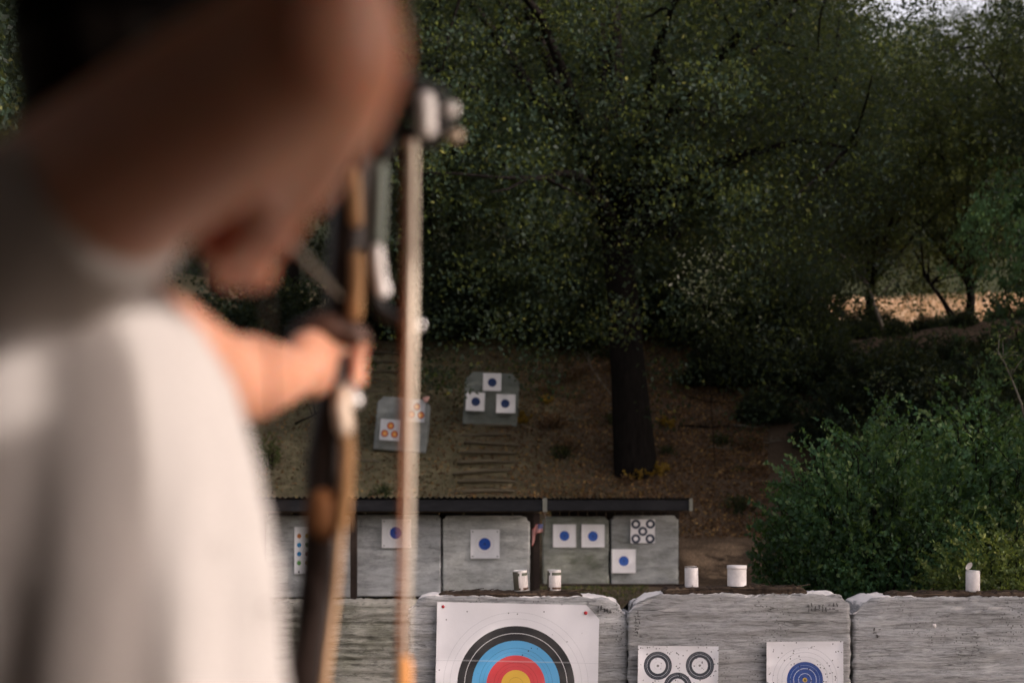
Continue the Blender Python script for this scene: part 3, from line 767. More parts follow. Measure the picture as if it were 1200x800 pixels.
bF2 = block('foam_target', 716, 795, 604, D3, 1.24, .3, fd2, 'grey foam target with a five-spot sheet above a blue spot sheet', ROW3, seams=(.52,), seed=36, rough=.5, res=.03, rnd_c=.03)
bG1 = block('foam_target', 437, 499, 465, 31.0, 1.18, .35, fh1, 'grey foam target on the hill with two sheets of orange spots', HILL, seed=41, rough=.7, res=.04, tilt=R(5), lean=R(-6), rnd_c=.05)
bG2 = block('foam_target', 542, 606, 435, 32.2, 1.22, .45, fh2, 'darker foam target higher on the hill with three blue spot sheets', HILL, seed=45, rough=.7, res=.04, tilt=R(2.8), lean=R(-8), rnd_c=.07)

# inked stamp marks near the corners of the near targets (unreadable in the photograph)
def stamp(px, py, d, w, h, n, parent, vertical=False, seed=0):
    rnd = random.Random(seed); mb = MB()
    for i in range(n):
        for k in range(3):
            cx = px + (0 if vertical else (i + .5) / n * w) + rnd.uniform(-.6, .6) + (rnd.uniform(0, w) if vertical else 0)
            cy = py + ((i + .5) / n * h if vertical else rnd.uniform(0, h))
            p = P(cx, cy, d - .013)
            vert = rnd.random() < (.7 if not vertical else .3)
            sx, sz = (.0045, .019) if vert else (.013, .0045)
            mb.box(p, (sx * rnd.uniform(.7, 1.3), .003, sz * rnd.uniform(.6, 1.2)), Matrix.Rotation(rnd.uniform(-.3, .3), 3, 'Y'))
    o = mb.build('stamp_mark', M['ink'])
    o.data.transform(Matrix.Translation(-parent.location)); o.parent = parent
for a in [(699,711,D1,18,6,5,bA,False,1),(945,707,D1-.05,38,8,9,bB,False,2),(744,716,D1-.05,5,30,8,bB,True,3),(1024,735,D1-.02,8,12,3,bC,True,4)]:
    stamp(*a)
for a in [(422,607,D2,1.5,10,4,bE2,True,5),(499,606,D2,14,3,5,bE2,False,6),(525,606,D2,1.5,12,5,bE3,True,7),(596,606,D2,14,3,5,bE3,False,8)]:
    stamp(*a)
for (px, py, s) in [(1095, 733, 1.0), (909, 716, .5)]:
    mb = MB(); p = P(px, py, D1 - .045); mb.ball(p, (.011 * s, .006, .016 * s), 8)
    par = bC if px > 1000 else bB
    o = mb.build('torn_fleck', M['tin_white'], smooth=True); o.data.transform(Matrix.Translation(-par.location)); o.parent = par

# ------------------------------------------------------------------ target sheets
def sheet(px0, px1, py0, py1, d, mat, label, group=None, roll=0.0, cpx=None, cpy=None, cut=0.0, pins=(), pinmat=None, wave=.004, lean=0.0, seed=0):
    c = P((px0 + px1) / 2, (py0 + py1) / 2, d); o3 = P(cpx if cpx else (px0 + px1) / 2, cpy if cpy else (py0 + py1) / 2, d)
    w = (px1 - px0) / F * d; h = (py1 - py0) / F * d
    n = 24; vs = []; fs = []
    ox, oz = c.x - o3.x, c.z - o3.z
    for j in range(n + 1):
        for i in range(n + 1):
            u = i / n * 2 - 1; v = j / n * 2 - 1
            x = ox + u * w / 2; z = oz + v * h / 2
            e = max(abs(u), abs(v))
            if cut and u + v > 2 - cut:      # the corner folded away
                k = (u + v - (2 - cut)) / 2; x -= k * w / 2; z -= k * h / 2
            y = -wave * (1.1 + noise.noise(Vector((u * 1.6 + seed, v * 1.6, seed)))) - wave * .8 * max(0, e - .85) / .15 * (1 + noise.noise(Vector((u * 3, v * 3, seed + 9))))
            vs.append((x, y, z))
    for j in range(n):
        for i in range(n): fs.append((j*(n+1)+i, j*(n+1)+i+1, (j+1)*(n+1)+i+1, (j+1)*(n+1)+i))
    me = bpy.data.meshes.new('sheet'); me.from_pydata(vs, [], fs); me.update(); me.materials.append(mat)
    me.polygons.foreach_set('use_smooth', [True] * len(me.polygons))
    o = bpy.data.objects.new('target_sheet', me); COL.objects.link(o); o.location = o3
    o.rotation_euler = (lean, roll, 0)
    tag(o, label, 'target sheet', group)
    for (qx, qy, r) in pins:
        mb = MB(); p = P(qx, qy, d) - o3; p.y = -.010
        prof = [(0, -.005), (r * .7, -.0045), (r, -.001), (r, .003), (r * .4, .005), (0, .006)]
        vsn = []; k = 16
        for (rr, yy) in prof:
            for a in range(k): vsn.append((p.x + rr * math.cos(2*PI*a/k), p.y + yy, p.z + rr * math.sin(2*PI*a/k)))
        mb.add(vsn, [(i*k+a, i*k+(a+1) % k, (i+1)*k+(a+1) % k, (i+1)*k+a) for i in range(len(prof)-1) for a in range(k)])
        q = mb.build('pin', pinmat or M['pin_red'], smooth=True); q.parent = o
    return o
BLK = (.022,.022,.025); BLU = (.085,.33,.60); RED = (.56,.055,.065); GLD = (.66,.40,.055); NAVY = (.018,.055,.24); DBL = (.016,.075,.38); PAP = (.68,.665,.70)
mat_big = radial('sheet_colour_rings', [(0, 0)], [(.08, GLD), (.16, RED), (.24, BLU), (.32, BLK)], [(.04, .0006, (.3,.17,.03)), (.12, .0008, (.30,.03,.03)), (.20, .0008, (.03,.13,.25)), (.28, .0016, (.6,.6,.62)), (.36, .0007, (.42,.42,.46)), (.395, .0007, (.42,.42,.46)), (.10, .0005, (.33,.03,.04)), (.18, .0005, (.04,.16,.3))],
                size=.5, holes=.03, paper=PAP, crease=(.125,), seed=1.0, paper_soil=.04)
sheet(510.5, 700.5, 706.5, 905, D1 - .022, mat_big, 'large sheet of gold, red, blue and black rings pinned to the near foam target', cpx=604.5, cpy=801.5, cut=.16, roll=R(1.2), pins=[(517.5, 712, .009), (684.5, 716, .010)], wave=.007)
five = [(-.115, .115), (.125, .118), (0, -.003), (-.115, -.125), (.12, -.125)]
def fivemat(name, k, holes, seed, dark=(.025,.03,.045)):
    if k < .9: return radial(name, [(a * 1.08, b * 1.08) for a, b in five], [(.041, (.84,.82,.84)), (.082, (.006,.018,.05))], size=.5, paper=(.84,.82,.84), seed=seed, paper_soil=.05)
    return radial(name, [(a * k, b * k) for a, b in five], [(.044 * k, PAP), (.080 * k, dark)], [(.062 * k, .0012 * k, (.42,.44,.48)), (.022 * k, .0006, (.45,.45,.48)), (.071*k, .0007*k, (.2,.21,.24))], size=.5, holes=holes, paper=PAP, seed=seed, paper_soil=.05)
sheet(747, 841, 756, 850, D1 - .075, fivemat('sheet_five_near', .95, .75, 3.0), 'sheet of five black rings riddled with holes on the near middle foam target', roll=R(.6), wave=.009, seed=3)
mat_blue_near = radial('sheet_blue_near', [(0, 0)], [(.012, (.45,.3,.05)), (.098, NAVY)], [(.035, .0012, (.5,.55,.65)), (.062, .0014, (.5,.55,.65)), (.08, .0008, (.25,.32,.5)), (.125, .0007, (.35,.35,.4)), (.15, .0007, (.35,.35,.4)), (.175, .0007, (.35,.35,.4))], size=.4, holes=.5, paper=PAP, seed=5.0, paper_soil=.05)
sheet(898, 988, 751, 841, D1 - .075, mat_blue_near, 'sheet with a navy bullseye and many holes on the near middle foam target', roll=R(-.4), wave=.006, seed=7)
def bluemat(name, r, col=DBL, seed=0):
    return radial(name, [(0, 0)], [(r, col)], [(r*.45, .0025, tuple(a*1.7 for a in col)), (r*.8, .0025, tuple(a*1.6 for a in col)), (.0, r*.12, (.02,.03,.09)), (r*1.5, .0012, (.5,.5,.53))], size=.4, holes=0, paper=(.86,.84,.86), seed=seed, paper_soil=.03)
gpin = plain('grey_pin', (.2,.2,.2), .5)
def cpins(x0, x1, y0, y1, r=.010): return [(x0+2.6, y0+2.6, r), (x1-2.6, y0+2.6, r), (x0+2.6, y1-2.6, r), (x1-2.6, y1-2.6, r)]
d2 = D2 - .03; d3 = D3 - .03
mb_ = bluemat('sheet_blue_mid', .083)
sheet(447.5, 481.5, 608, 641.5, d2, mb_, 'white sheet with dark blue spot, partly behind the cords of the bow', cpx=464, cpy=624, pins=cpins(447.5,481.5,608,641.5), pinmat=gpin)
sheet(551.5, 585.5, 620, 654, d2, mb_, 'white sheet with a blue spot alone on the palest sheltered foam target', cpx=568, cpy=637, pins=cpins(551.5,585.5,620,654), pinmat=gpin)
mb3 = bluemat('sheet_blue_far', .088, (.03,.10,.40))
sheet(648, 675, 614, 641, d3, mb3, 'left of the two blue spot sheets side by side on the greenish foam target', cpx=661.5, cpy=627.5)
sheet(681.5, 708.5, 614, 641, d3, mb3, 'right of the two blue spot sheets side by side on the greenish foam target', cpx=694.8, cpy=628)
sheet(717, 745, 643, 671, d3, mb3, 'blue spot sheet below the five-spot sheet at the right end of the shelter', cpx=731, cpy=657)
sheet(739, 767.5, 608, 636, d3, fivemat('sheet_five_far', .88, 0, 9., (.02,.05,.12)), 'small five-spot sheet of dark rings at the top of the last sheltered target')
mh = bluemat('sheet_navy_hill', .10, (.014,.035,.12))
sheet(566, 587.5, 437, 458, 31.98, mh, 'topmost of the three blue spot sheets on the hill', roll=R(1), lean=R(-8), cpy=448)
sheet(546, 568, 459.5, 481.5, 31.98, mh, 'lower left of the three blue spot sheets on the hill', roll=R(2), lean=R(-8), cpx=557.5)
sheet(581.5, 604, 461.5, 484, 31.98, mh, 'lower right of the three blue spot sheets on the hill', roll=R(1), lean=R(-8), cpx=592)
mo = radial('sheet_orange', [(0, .09), (-.115, -.085), (.10, -.09)], [(.035, (.80,.42,.08)), (.070, (.62,.13,.03)), (.082, (.12,.05,.06))], size=.3, paper=(.55,.57,.63), seed=2.)
sheet(445.5, 469.5, 491, 516, 30.8, mo, 'sheet of three orange spots low on the left of the hill target', roll=R(4), lean=R(-6))
sheet(476.5, 498, 468, 494.5, 30.8, mo, 'sheet of three orange spots at the upper right of the hill target', roll=R(3), lean=R(-6), cpx=488)
# the sheet of coloured dots
def dots_mat():
    t = NT('sheet_dots'); tc = t.n('ShaderNodeTexCoord'); sp = t.n('ShaderNodeSeparateXYZ'); t.nt.links.new(tc.outputs['Object'], sp.inputs[0])
    col = (.84,.83,.85); cur = None
    cols = [((.60,.20,.05), (.45,.33,.05)), ((.04,.28,.60), (.08,.16,.04)), ((.03,.24,.55), (.18,.06,.04)), ((.14,.38,.10), (.40,.25,.06)), ((.03,.04,.03), (.2,.05,.04))]
    out = None
    for r, pair in enumerate(cols):
        for c, k in enumerate(pair):
            x = -.055 + c * .12; z = .20 - r * .125; rad = .032 if r < 4 else .015
            dx = t.math('SUBTRACT', sp.outputs[0], x); dz = t.math('SUBTRACT', sp.outputs[2], z)
            d = t.math('SQRT', t.math('ADD', t.math('MULTIPLY', dx, dx), t.math('MULTIPLY', dz, dz)))
            out = t.mix(t.math('LESS_THAN', d, rad), out if out is not None else col, k)
    return t.pbr(out, .75, 0, None, .2)
sheet(345, 366, 617, 672, d2, dots_mat(), 'narrow white sheet of coloured dots on the target next to the archer')

# pink rag on the corner of the hill target
mb = MB(); p = P(499, 468, 30.75); mb.ball(p, (.06, .05, .07), 12); mb.ball(p + Vector((.035, -.01, .04)), (.045, .04, .045), 10); mb.ball(p + Vector((-.04, 0, .02)), (.04, .04, .035), 10)
o = link('rag', remesh(mb, .012, 3), plain('pink_cloth', (.72,.42,.38), .9)); tag(o, 'pink rag tied to the upper right corner of the orange-spotted hill target', 'rag')

# ------------------------------------------------------------------ boards, bark chips, cans
def bark_board(px0, px1, py0, py1, d, label, seed):
    rnd = random.Random(seed); a = P(px0, py0, d); b = P(px1, py0, d); zb = P(0, py1, d).z
    n = 70; L = b.x - a.x; vs = []; fs = []; Wd = .20
    for i in range(n + 1):
        x = a.x + L * i / n
        e = min(1, i / 4 + .35, (n - i) / 4 + .35)
        zt = zb + (a.z - zb) * e * (1 + .5 * noise.noise(Vector((x * 7, seed, 0))) + .35 * noise.noise(Vector((x * 45, seed, 3))))
        yf = d + .03 + .02 * noise.noise(Vector((x * 5, seed, 7))) + .008 * noise.noise(Vector((x * 40, seed, 7)))
        yb = d + Wd + .03 * noise.noise(Vector((x * 4, seed, 17)))
        vs += [(x, yf, zb - .012), (x, yf - .003, (zb + zt) / 2), (x, yf + .012, zt), (x, yb, zt + .008 * noise.noise(Vector((x*30, 5, seed)))), (x, yb, zb - .012)]
    for i in range(n):
        for k in range(5): fs.append((i*5+k, (i+1)*5+k, (i+1)*5+(k+1) % 5, i*5+(k+1) % 5))
    fs += [(0,1,2,3,4), tuple(n*5+k for k in (4,3,2,1,0))]
    mb = MB(); mb.add(vs, fs)
    for _ in range(9):      # loose splinters
        x = a.x + L * rnd.uniform(.05, .95); l = rnd.uniform(.03, .09)
        mb.tube([(x, d + rnd.uniform(.02, .1), a.z + .004), (x + l, d + rnd.uniform(.02, .1), a.z + rnd.uniform(.004, .018))], [.004, .002], 5)
    o = mb.build('bark_slab', M['bark_board']); tag(o, label, 'bark slab', 'bark slabs lying on top of the nearest foam targets')
    return a.z
bark_board(512, 683, 693.5, 699, D1, 'dark bark slab on top of the target with the big ring sheet, under two cans', 2)
bark_board(779, 947, 688, 694, D1 - .05, 'dark bark slab on the near middle target, under the two plain white cans', 5)
bark_board(1046, 1262, 694, 700, D1 - .02, 'dark bark slab on the rightmost near target, under the silver can', 9)
def label_mat():
    t = NT('printed_label'); tc = t.n('ShaderNodeTexCoord'); sp = t.n('ShaderNodeSeparateXYZ'); t.nt.links.new(tc.outputs['Object'], sp.inputs[0])
    z = sp.outputs[2]
    white = (.62,.57,.55)
    bw = t.n('ShaderNodeTexWave'); bw.wave_type = 'BANDS'; bw.bands_direction = 'Z'; t.set(bw.inputs['Vector'], t.coord()); bw.inputs['Scale'].default_value = 60; bw.inputs['Distortion'].default_value = 1.5
    txt = t.math('MULTIPLY', t.math('GREATER_THAN', bw.outputs['Fac'], .68), t.math('GREATER_THAN', t.noise(t.coord('Object', (60, 60, 10)), 1.5, 2), .44))
    col = t.mix(t.math('MULTIPLY', txt, .5), white, (.2,.16,.15))
    blockn = t.noise(t.coord('Object', (26, 26, 3)), 1, 1)
    dk = t.math('MULTIPLY', t.math('GREATER_THAN', blockn, .42), t.math('MULTIPLY', t.math('GREATER_THAN', z, .085), t.math('LESS_THAN', z, .101)))
    col = t.mix(dk, col, (.07,.075,.05))
    dk2 = t.math('MULTIPLY', t.math('GREATER_THAN', blockn, .45), t.math('MULTIPLY', t.math('GREATER_THAN', z, .008), t.math('LESS_THAN', z, .020)))
    col = t.mix(dk2, col, (.09,.05,.035))
    sx = t.math('MULTIPLY', t.math('LESS_THAN', sp.outputs[0], -.024), t.math('LESS_THAN', sp.outputs[1], .01))
    col = t.mix(sx, col, (.08,.07,.05))
    return t.pbr(col, .5, 0, None, .3)
lab = label_mat()
def can(px, pytop, pybot, wpx, d, label, kind, tilt=0.0, rz=0.0):
    r = wpx / 2 / F * d; h = (pybot - pytop) / F * d
    base = P(px, pybot, d); t = empty('tin_can', base, label, 'can', 'tin cans standing on the near foam targets', rz); t['local'] = 1
    t.rotation_euler = (0, tilt, rz)
    body = [(0, .001), (r*.96, 0), (r, .003)]
    if kind == 'ribbed':
        k = 46; body += [(r*(1 - .022 * (.5 + .5 * math.cos(i / k * 2 * PI * 9))), .008 + (h - .016) * i / k) for i in range(k + 1)]
    else: body += [(r*.985, .006), (r*.985, h - .006)]
    body += [(r, h - .003), (r*.98, h), (r*.95, h - .001), (r*.94, h - .006), (0, h - .006)]
    mb = MB(); mb.lathe(body); mb.build('body', M['tin_white'] if kind in ('ribbed', 'plain') else M['tin'], t, smooth=True)
    if kind in ('label', 'paper'):
        mb = MB(); mb.lathe([(r*1.0, .007), (r*1.006, .0075), (r*1.006, h - .0075), (r*1.0, h - .007)]); mb.build('label', lab if kind == 'label' else M['tin_white'], t, smooth=True)
    if kind == 'paper' or kind == 'ribbed':
        mb = MB()
        n = 20; pv = []
        mt = Matrix.Rotation(-1.1 if kind == 'paper' else -.15, 3, 'X')
        top = []; lk = .9 if kind == 'ribbed' else .62
        for k in range(n):
            a = 2*PI*k/n; v = mt @ Vector((r*lk*math.cos(a), r*lk*math.sin(a) - r*lk, 0)); top.append(v + Vector((-.004, r*.9, h + .001)))
        bot = [v + Vector((0, 0, .0012)) for v in top]
        mb.add(top + bot, [tuple(range(n)), tuple(range(2*n-1, n-1, -1))] + [(k, (k+1) % n, n+(k+1) % n, n+k) for k in range(n)])
        mb.build('lid', M['tin'], t)
    if kind == 'plain':
        mb = MB(); mb.lathe([(r*1.0, h*.82), (r*1.035, h*.83), (r*1.035, h*.99), (r*.96, h*1.0), (0, h*1.004)]); mb.build('lid', M['tin_white'], t, smooth=True)
    return t
can(611, 667.5, 692, 17, D1 + .09, 'labelled tin can leaning left at the left of the first pair, on the near target', 'label', tilt=R(-5), rz=R(20))
can(649.5, 667, 691.5, 16, D1 + .09, 'labelled tin can standing upright on the near target with the big ring sheet', 'label', rz=R(-14))
can(810.5, 665, 688.5, 16, D1 + .03, 'narrow ribbed white can standing on the near middle target', 'ribbed', tilt=R(-1))
can(863.5, 662, 686.5, 22.5, D1 + .03, 'wide plain white can, the largest of all cans, on the near middle target', 'plain')
can(1140, 668, 693, 16, D1 + .06, 'silver can with raised lid standing alone on the rightmost near target', 'paper', rz=R(30))

# ------------------------------------------------------------------ shelters
def shelter(px0, px1, d, pyt, pyb, ends, label, posts, back, depth=1.1, pd=.12):
    x0 = P(px0, 0, d).x; x1 = P(px1, 0, d).x; zt = P(0, pyt, d).z; zb = P(0, pyb, d).z
    t = empty('target_shelter', ((x0 + x1) / 2, d, terrain((x0 + x1) / 2, d)), label, 'shelter', 'low shelters over the target rows')
    mb = MB(); mb.box(((x0 + x1) / 2, d, (zt + zb) / 2 - .01), (x1 - x0, .04, zt - zb - .02)); mb.build('fascia', M['roof'], t, bevel=.006)
    n = int((x1 - x0) / .019); vs = []; fs = []
    for i in range(n + 1):
        x = x0 + (x1 - x0) * i / n; w = .013 * math.sin((x - x0) * 2 * PI / .076)
        vs += [(x, d - .06, zt + .012 + w), (x, d + depth, zt - .12 + w), (x, d - .06, zt + .009 + w), (x, d + depth, zt - .123 + w)]
    for i in range(n):
        a = i*4; b = a + 4
        fs += [(a, b, b+1, a+1), (a+2, a+3, b+3, b+2), (a, a+2, b+2, b)]
    mb = MB(); mb.add(vs, fs); mb.build('roof', M['roof'], t)
    mb = MB(); mb.box(((x0 + x1) / 2, d + .12, zb + .015), (x1 - x0 - .2, .05, .07)); mb.build('beam', M['beam'], t)
    for px in ends:
        x = P(px, 0, d).x; mb = MB(); mb.box((x, d - .03, (zt + zb) / 2), (.06, .03, zt - zb + .01)); mb.build('end_cap', M['endcap'], t)
    for px in posts:
        x = P(px, 0, d).x; zg = terrain(x, d) - .1
        mb = MB(); mb.box((x, d + pd, (zg + zb - .024) / 2), (.09, .09, zb - .024 - zg)); mb.build('post', M['post'], t, bevel=.006)
    if back:
        zg = terrain(0, d) - .1
        mb = MB()
        nb = 14
        for i in range(nb):
            xa = x0 + .1 + (x1 - x0 - .2) * i / nb; xb = x0 + .1 + (x1 - x0 - .2) * (i + 1) / nb - .012
            mb.box(((xa + xb) / 2, d + depth - .1 + .004 * (i % 2), (zg + zt - .16) / 2), (xb - xa, .03, zt - .16 - zg))
        mb.build('back_wall', M['backboard'], t)
    return t
shelter(200, 640, D2 - .45, 583.5, 599, (638.5,), 'long low black shelter roof over the middle row, its left part hidden by the archer', (210, 413.5, 629), True)
shelter(641, 811, D3 - .45, 584, 598, (809.5,), 'shorter low black shelter roof over the far row, right of the flag', (653, 789), True, pd=.88)

# small flag beside the post
def flag_mat():
    t = NT('flag_cloth'); tc = t.n('ShaderNodeTexCoord'); sp = t.n('ShaderNodeSeparateXYZ'); t.nt.links.new(tc.outputs['UV'], sp.inputs[0])
    s = t.math('FRACT', t.math('MULTIPLY', sp.outputs[1], 6.5))
    col = t.mix(t.math('GREATER_THAN', s, .5), (.55,.10,.09), (.55,.47,.42))
    can_ = t.math('MULTIPLY', t.math('LESS_THAN', sp.outputs[0], .42), t.math('GREATER_THAN', sp.outputs[1], .46))
    st = t.n('ShaderNodeTexVoronoi'); st.feature = 'F1'; st.inputs['Randomness'].default_value = .2; t.set(st.inputs['Vector'], t.coord('UV', (1.6, 1, 1))); st.inputs['Scale'].default_value = 9
    bl = t.mix(t.math('LESS_THAN', st.outputs['Distance'], .22), (.06,.08,.22), (.45,.45,.5))
    return t.pbr(t.mix(can_, col, bl), .85, trans=(.2, (.4,.2,.2)))
pole = [P(639.5, 610.5, D2 - .55), P(622, 612.5, D2 - .55)]
fl = empty('small_flag', P(639.5, 612, D2 - .55), 'small red and white striped flag with blue canton drooping beside the shelter post', 'flag')
nU, nV = 14, 12; vs = []; fs = []; uvs = []
for j in range(nV + 1):
    for i in range(nU + 1):
        u = i / nU; v = j / nV
        # canton end stays up at the right, the fly droops at the left
        x = 636.5 - 13.5 * u + 1.2 * math.sin(u * 9); y = 614 + (1 - v) * (9 + 3 * u) + max(0, u - .45) ** 1.2 * 30 * (1 - v * .55) - .8 * u
        p = P(x, y, D2 - .55); p.y += .035 * math.sin(u * 11 + v * 2)
        vs.append(p); uvs.append((u, v))
for j in range(nV):
    for i in range(nU): fs.append((j*(nU+1)+i, j*(nU+1)+i+1, (j+1)*(nU+1)+i+1, (j+1)*(nU+1)+i))
me = bpy.data.meshes.new('cloth'); me.from_pydata([tuple(v) for v in vs], [], fs); uv = me.uv_layers.new(name='UVMap')
for l in me.loops: uv.data[l.index].uv = uvs[l.vertex_index]
link('cloth', me, flag_mat(), fl, smooth=True)
mb = MB(); mb.tube([P(638.6, 599.5, D2 - .55), P(638.2, 613, D2 - .55), P(637.6, 627, D2 - .55)], [.007, .007, .006], 8); mb.build('stick', M['beam'], fl)
# a stone sleeper and low sill in front of the far row
mb = MB()
mb.box((P(715, 0, D3 - .2).x, D3 - .15, terrain(2, D3) - .02), (2.9, .14, .12)); o = mb.build('timber_sill', M['post'], bevel=.015); tag(o, 'dark timber lying under the far row of foam targets', 'timber')

# ------------------------------------------------------------------ the archer
def person():
    S = {}
    sh_r = Vector((-.345, .945, 1.468)); el_r = P(372, 58, .75); wr_r = P(346, 212, .95); ha_r = P(308, 266, 1.02)
    sh_l = Vector((-.315, 1.235, 1.435)); el_l = P(264, 446, 1.43); wr_l = P(340, 438, 1.64); ha_l = P(372, 420, 1.71)
    hc = Vector((-.270, 1.03, 1.628))
    mb = MB()
    # trunk
    mb.rings([(-.32,1.07,.88,.10,.155),(-.32,1.07,.96,.105,.165),(-.32,1.07,1.08,.095,.14),(-.325,1.07,1.2,.10,.155),(-.332,1.07,1.32,.095,.165),(-.348,1.075,1.40,.082,.165),(-.352,1.08,1.44,.065,.15),(-.345,1.075,1.475,.048,.085)])
    mb.tube([(-.322,1.07,1.44), (-.312,1.065,1.52), (-.295,1.06,1.58)], [.062,.054,.056], 20)
    # head
    mb.ball(hc, (.077, .096, .112), 32)
    mb.ball(hc + Vector((0, .03, -.055)), (.056, .062, .062), 24)
    mb.tube([hc + Vector((0, .092, .02)), hc + Vector((0, .108, -.012)), hc + Vector((0, .116, -.026))], [.009, .012, .015], 10)
    mb.ball(hc + Vector((0, .098, -.055)), (.024, .014, .011), 10)
    for s in (-1, 1):
        mb.ball(hc + Vector((s * .079, -.002, -.012)), (.011, .019, .032), 12)
        mb.ball(hc + Vector((s * .032, .086, .022)), (.019, .014, .009), 10)
    # right arm: raised, drawn back towards us
    mb.tube([sh_r, sh_r.lerp(el_r, .35), sh_r.lerp(el_r, .7), el_r], [.060, .056, .052, .047], 22)
    mb.tube([el_r, el_r.lerp(wr_r, .25), el_r.lerp(wr_r, .6), wr_r], [.0465, .045, .037, .027], 20)
    mb.ball(el_r + Vector((.008, -.012, .012)), .036, 14)
    # left arm: stretched to the bow
    mb.tube([sh_l, sh_l.lerp(el_l, .4), el_l], [.058, .052, .043], 20)
    mb.tube([el_l, el_l.lerp(wr_l, .3), el_l.lerp(wr_l, .7), wr_l], [.047, .047, .038, .030], 20)
    # left hand: palm behind the grip
    palm = wr_l.lerp(ha_l, .55)
    mb.tube([wr_l, palm, ha_l + Vector((-.004, .0, -.006))], [(.028, .024), (.030, .040), (.026, .042)], 18)
    # thumb base and thumb on the right side of the grip
    mb.tube([palm + Vector((.012, -.01, -.004)), P(374, 419, 1.70), P(390, 412, 1.73), P(402, 405, 1.76)], [.021, .018, .0115, .0095], 12)
    # four fingers round the front of the grip, tips showing on the right
    tips = [(429, 402), (424, 418), (422.5, 433), (422, 446)]
    for i, (tx, ty) in enumerate(tips):
        root = P(368, 398 + i * 17, 1.73); k1 = P(378, ty - 4, 1.785); k2 = P(402, ty - 3, 1.805); tip = P(tx, ty, 1.763); t2 = P(tx - 7, ty + 3, 1.745)
        mb.tube([root, k1, k2, tip, t2], [.012, .0105, .0098, .009, .0078], 10)
    # right hand: three fingers hooked on the string at the chin
    pr = wr_r.lerp(ha_r, .6)
    mb.tube([wr_r, pr, ha_r], [(.021, .025), (.018, .032), (.014, .033)], 16)
    for i in range(4):
        b = ha_r + Vector((-.002, .012, .032 - i * .021)); ln = [.9, 1.05, 1.0, .75][i]
        mb.tube([b, b + Vector((-.014, .030, -.001)) * ln, b + Vector((-.038, .034, 0)) * ln, b + Vector((-.046, .014, 0)) * ln], [.0102, .0096, .0086, .0076], 10)
    mb.tube([pr + Vector((-.012, 0, -.02)), pr + Vector((-.03, .022, -.034)), pr + Vector((-.045, .038, -.026))], [.013, .0105, .009], 10)
    # legs
    for s in (-1, 1):
        hip = Vector((-.30, 1.07 + s * .085, .90)); kn = Vector((-.285, 1.07 + s * .17, .49)); an = Vector((-.31, 1.07 + s * .235, .09))
        mb.tube([hip, hip.lerp(kn, .5), kn], [.088, .074, .055], 18); mb.tube([kn, kn.lerp(an, .35), an], [.055, .052, .036], 16)
        mb.tube([an + Vector((-.03, 0, -.045)), an + Vector((.08, 0, -.05)), an + Vector((.15, 0, -.06))], [.036, .034, .024], 12)
    body = link('person', remesh(mb, .0055, 3), M['skin'])
    tag(body, 'archer in white t-shirt and black cap seen from behind, drawing a bow', 'person')
    def kid(name, me, mat, parent=body):
        o = link(name, me, mat); o.parent = parent; return o
    # shirt
    def fold(p, nrm):
        a = math.atan2(p.y - 1.07, p.x + .33)
        k = min(1, max(0, (1.46 - p.z) / .20))
        q = a * 7 + (1.5 - p.z) * 3.0 + 1.3 * noise.noise(Vector((p.x*2, p.y*2, p.z*1.6)))
        f = .016 * (abs(math.sin(q)) ** 1.3 - .5) * k
        f += .014 * noise.noise(Vector((p.x*4, p.y*4, p.z*2.0 + 4))) * k
        return nrm * f
    mb = MB()
    mb.rings([(-.318,1.07,.845,.150,.205),(-.318,1.07,.93,.148,.205),(-.318,1.07,1.02,.142,.20),(-.320,1.07,1.14,.140,.195),(-.324,1.07,1.24,.138,.19),(-.335,1.07,1.33,.134,.19),(-.344,1.07,1.395,.128,.185),(-.350,1.07,1.435,.112,.170),(-.352,1.07,1.468,.086,.145),(-.350,1.068,1.492,.058,.085),(-.345,1.068,1.503,.050,.055)])
    end_r = sh_r.lerp(el_r, .44)
    mb.tube([Vector((-.340, .99, 1.40)), sh_r + Vector((-.005, 0, -.006)), sh_r.lerp(el_r, .20) + Vector((0, 0, -.008)), end_r + Vector((0, 0, -.008))], [.064, .066, .062, .0585], 24, round_ends=False)
    end_l = sh_l.lerp(el_l, .22)
    mb.tube([Vector((-.345, 1.13, 1.38)), sh_l + Vector((-.02,-.02,-.01)), end_l + Vector((-.012,0,0))], [.056, .052, .048], 24, round_ends=False)
    kid('t_shirt', remesh(mb, .007, 8, fold), M['shirt'])
    # trousers
    mb = MB(); mb.rings([(-.30,1.07,.80,.12,.175),(-.30,1.07,.88,.12,.18),(-.30,1.07,.96,.115,.175)])
    for s in (-1, 1):
        hip = Vector((-.30, 1.07 + s * .088, .86)); kn = Vector((-.285, 1.07 + s * .17, .49)); an = Vector((-.31, 1.07 + s * .235, .10))
        mb.tube([hip, hip.lerp(kn, .5), kn, kn.lerp(an, .5), an], [.100, .088, .072, .064, .056], 20)
    kid('trousers', remesh(mb, .009, 4), M['trousers'])
    for s in (-1, 1):
        an = Vector((-.31, 1.07 + s * .235, .05)); mb = MB()
        mb.tube([an + Vector((-.045, 0, 0)), an + Vector((.06, 0, -.002)), an + Vector((.155, 0, -.012))], [(.045, .046), (.046, .044), (.04, .033)], 16); kid('shoe', remesh(mb, .006, 3), M['shoe'])
    # cap, hair
    mb = MB(); rs = []
    for i in range(13):
        a = -.18 + (PI/2 + .12) * i / 13
        rs.append((hc.x, hc.y - .004 - .008 * math.cos(a), hc.z + .012 + .112 * math.sin(a), .084 * math.cos(a), .106 * math.cos(a)))
    mb.rings(rs, 40); cap = kid('cap', mb.mesh(), M['cap']); cap.data.polygons.foreach_set('use_smooth', [True] * len(cap.data.polygons))
    mb = MB(); vs = []; fs = []; n = 16
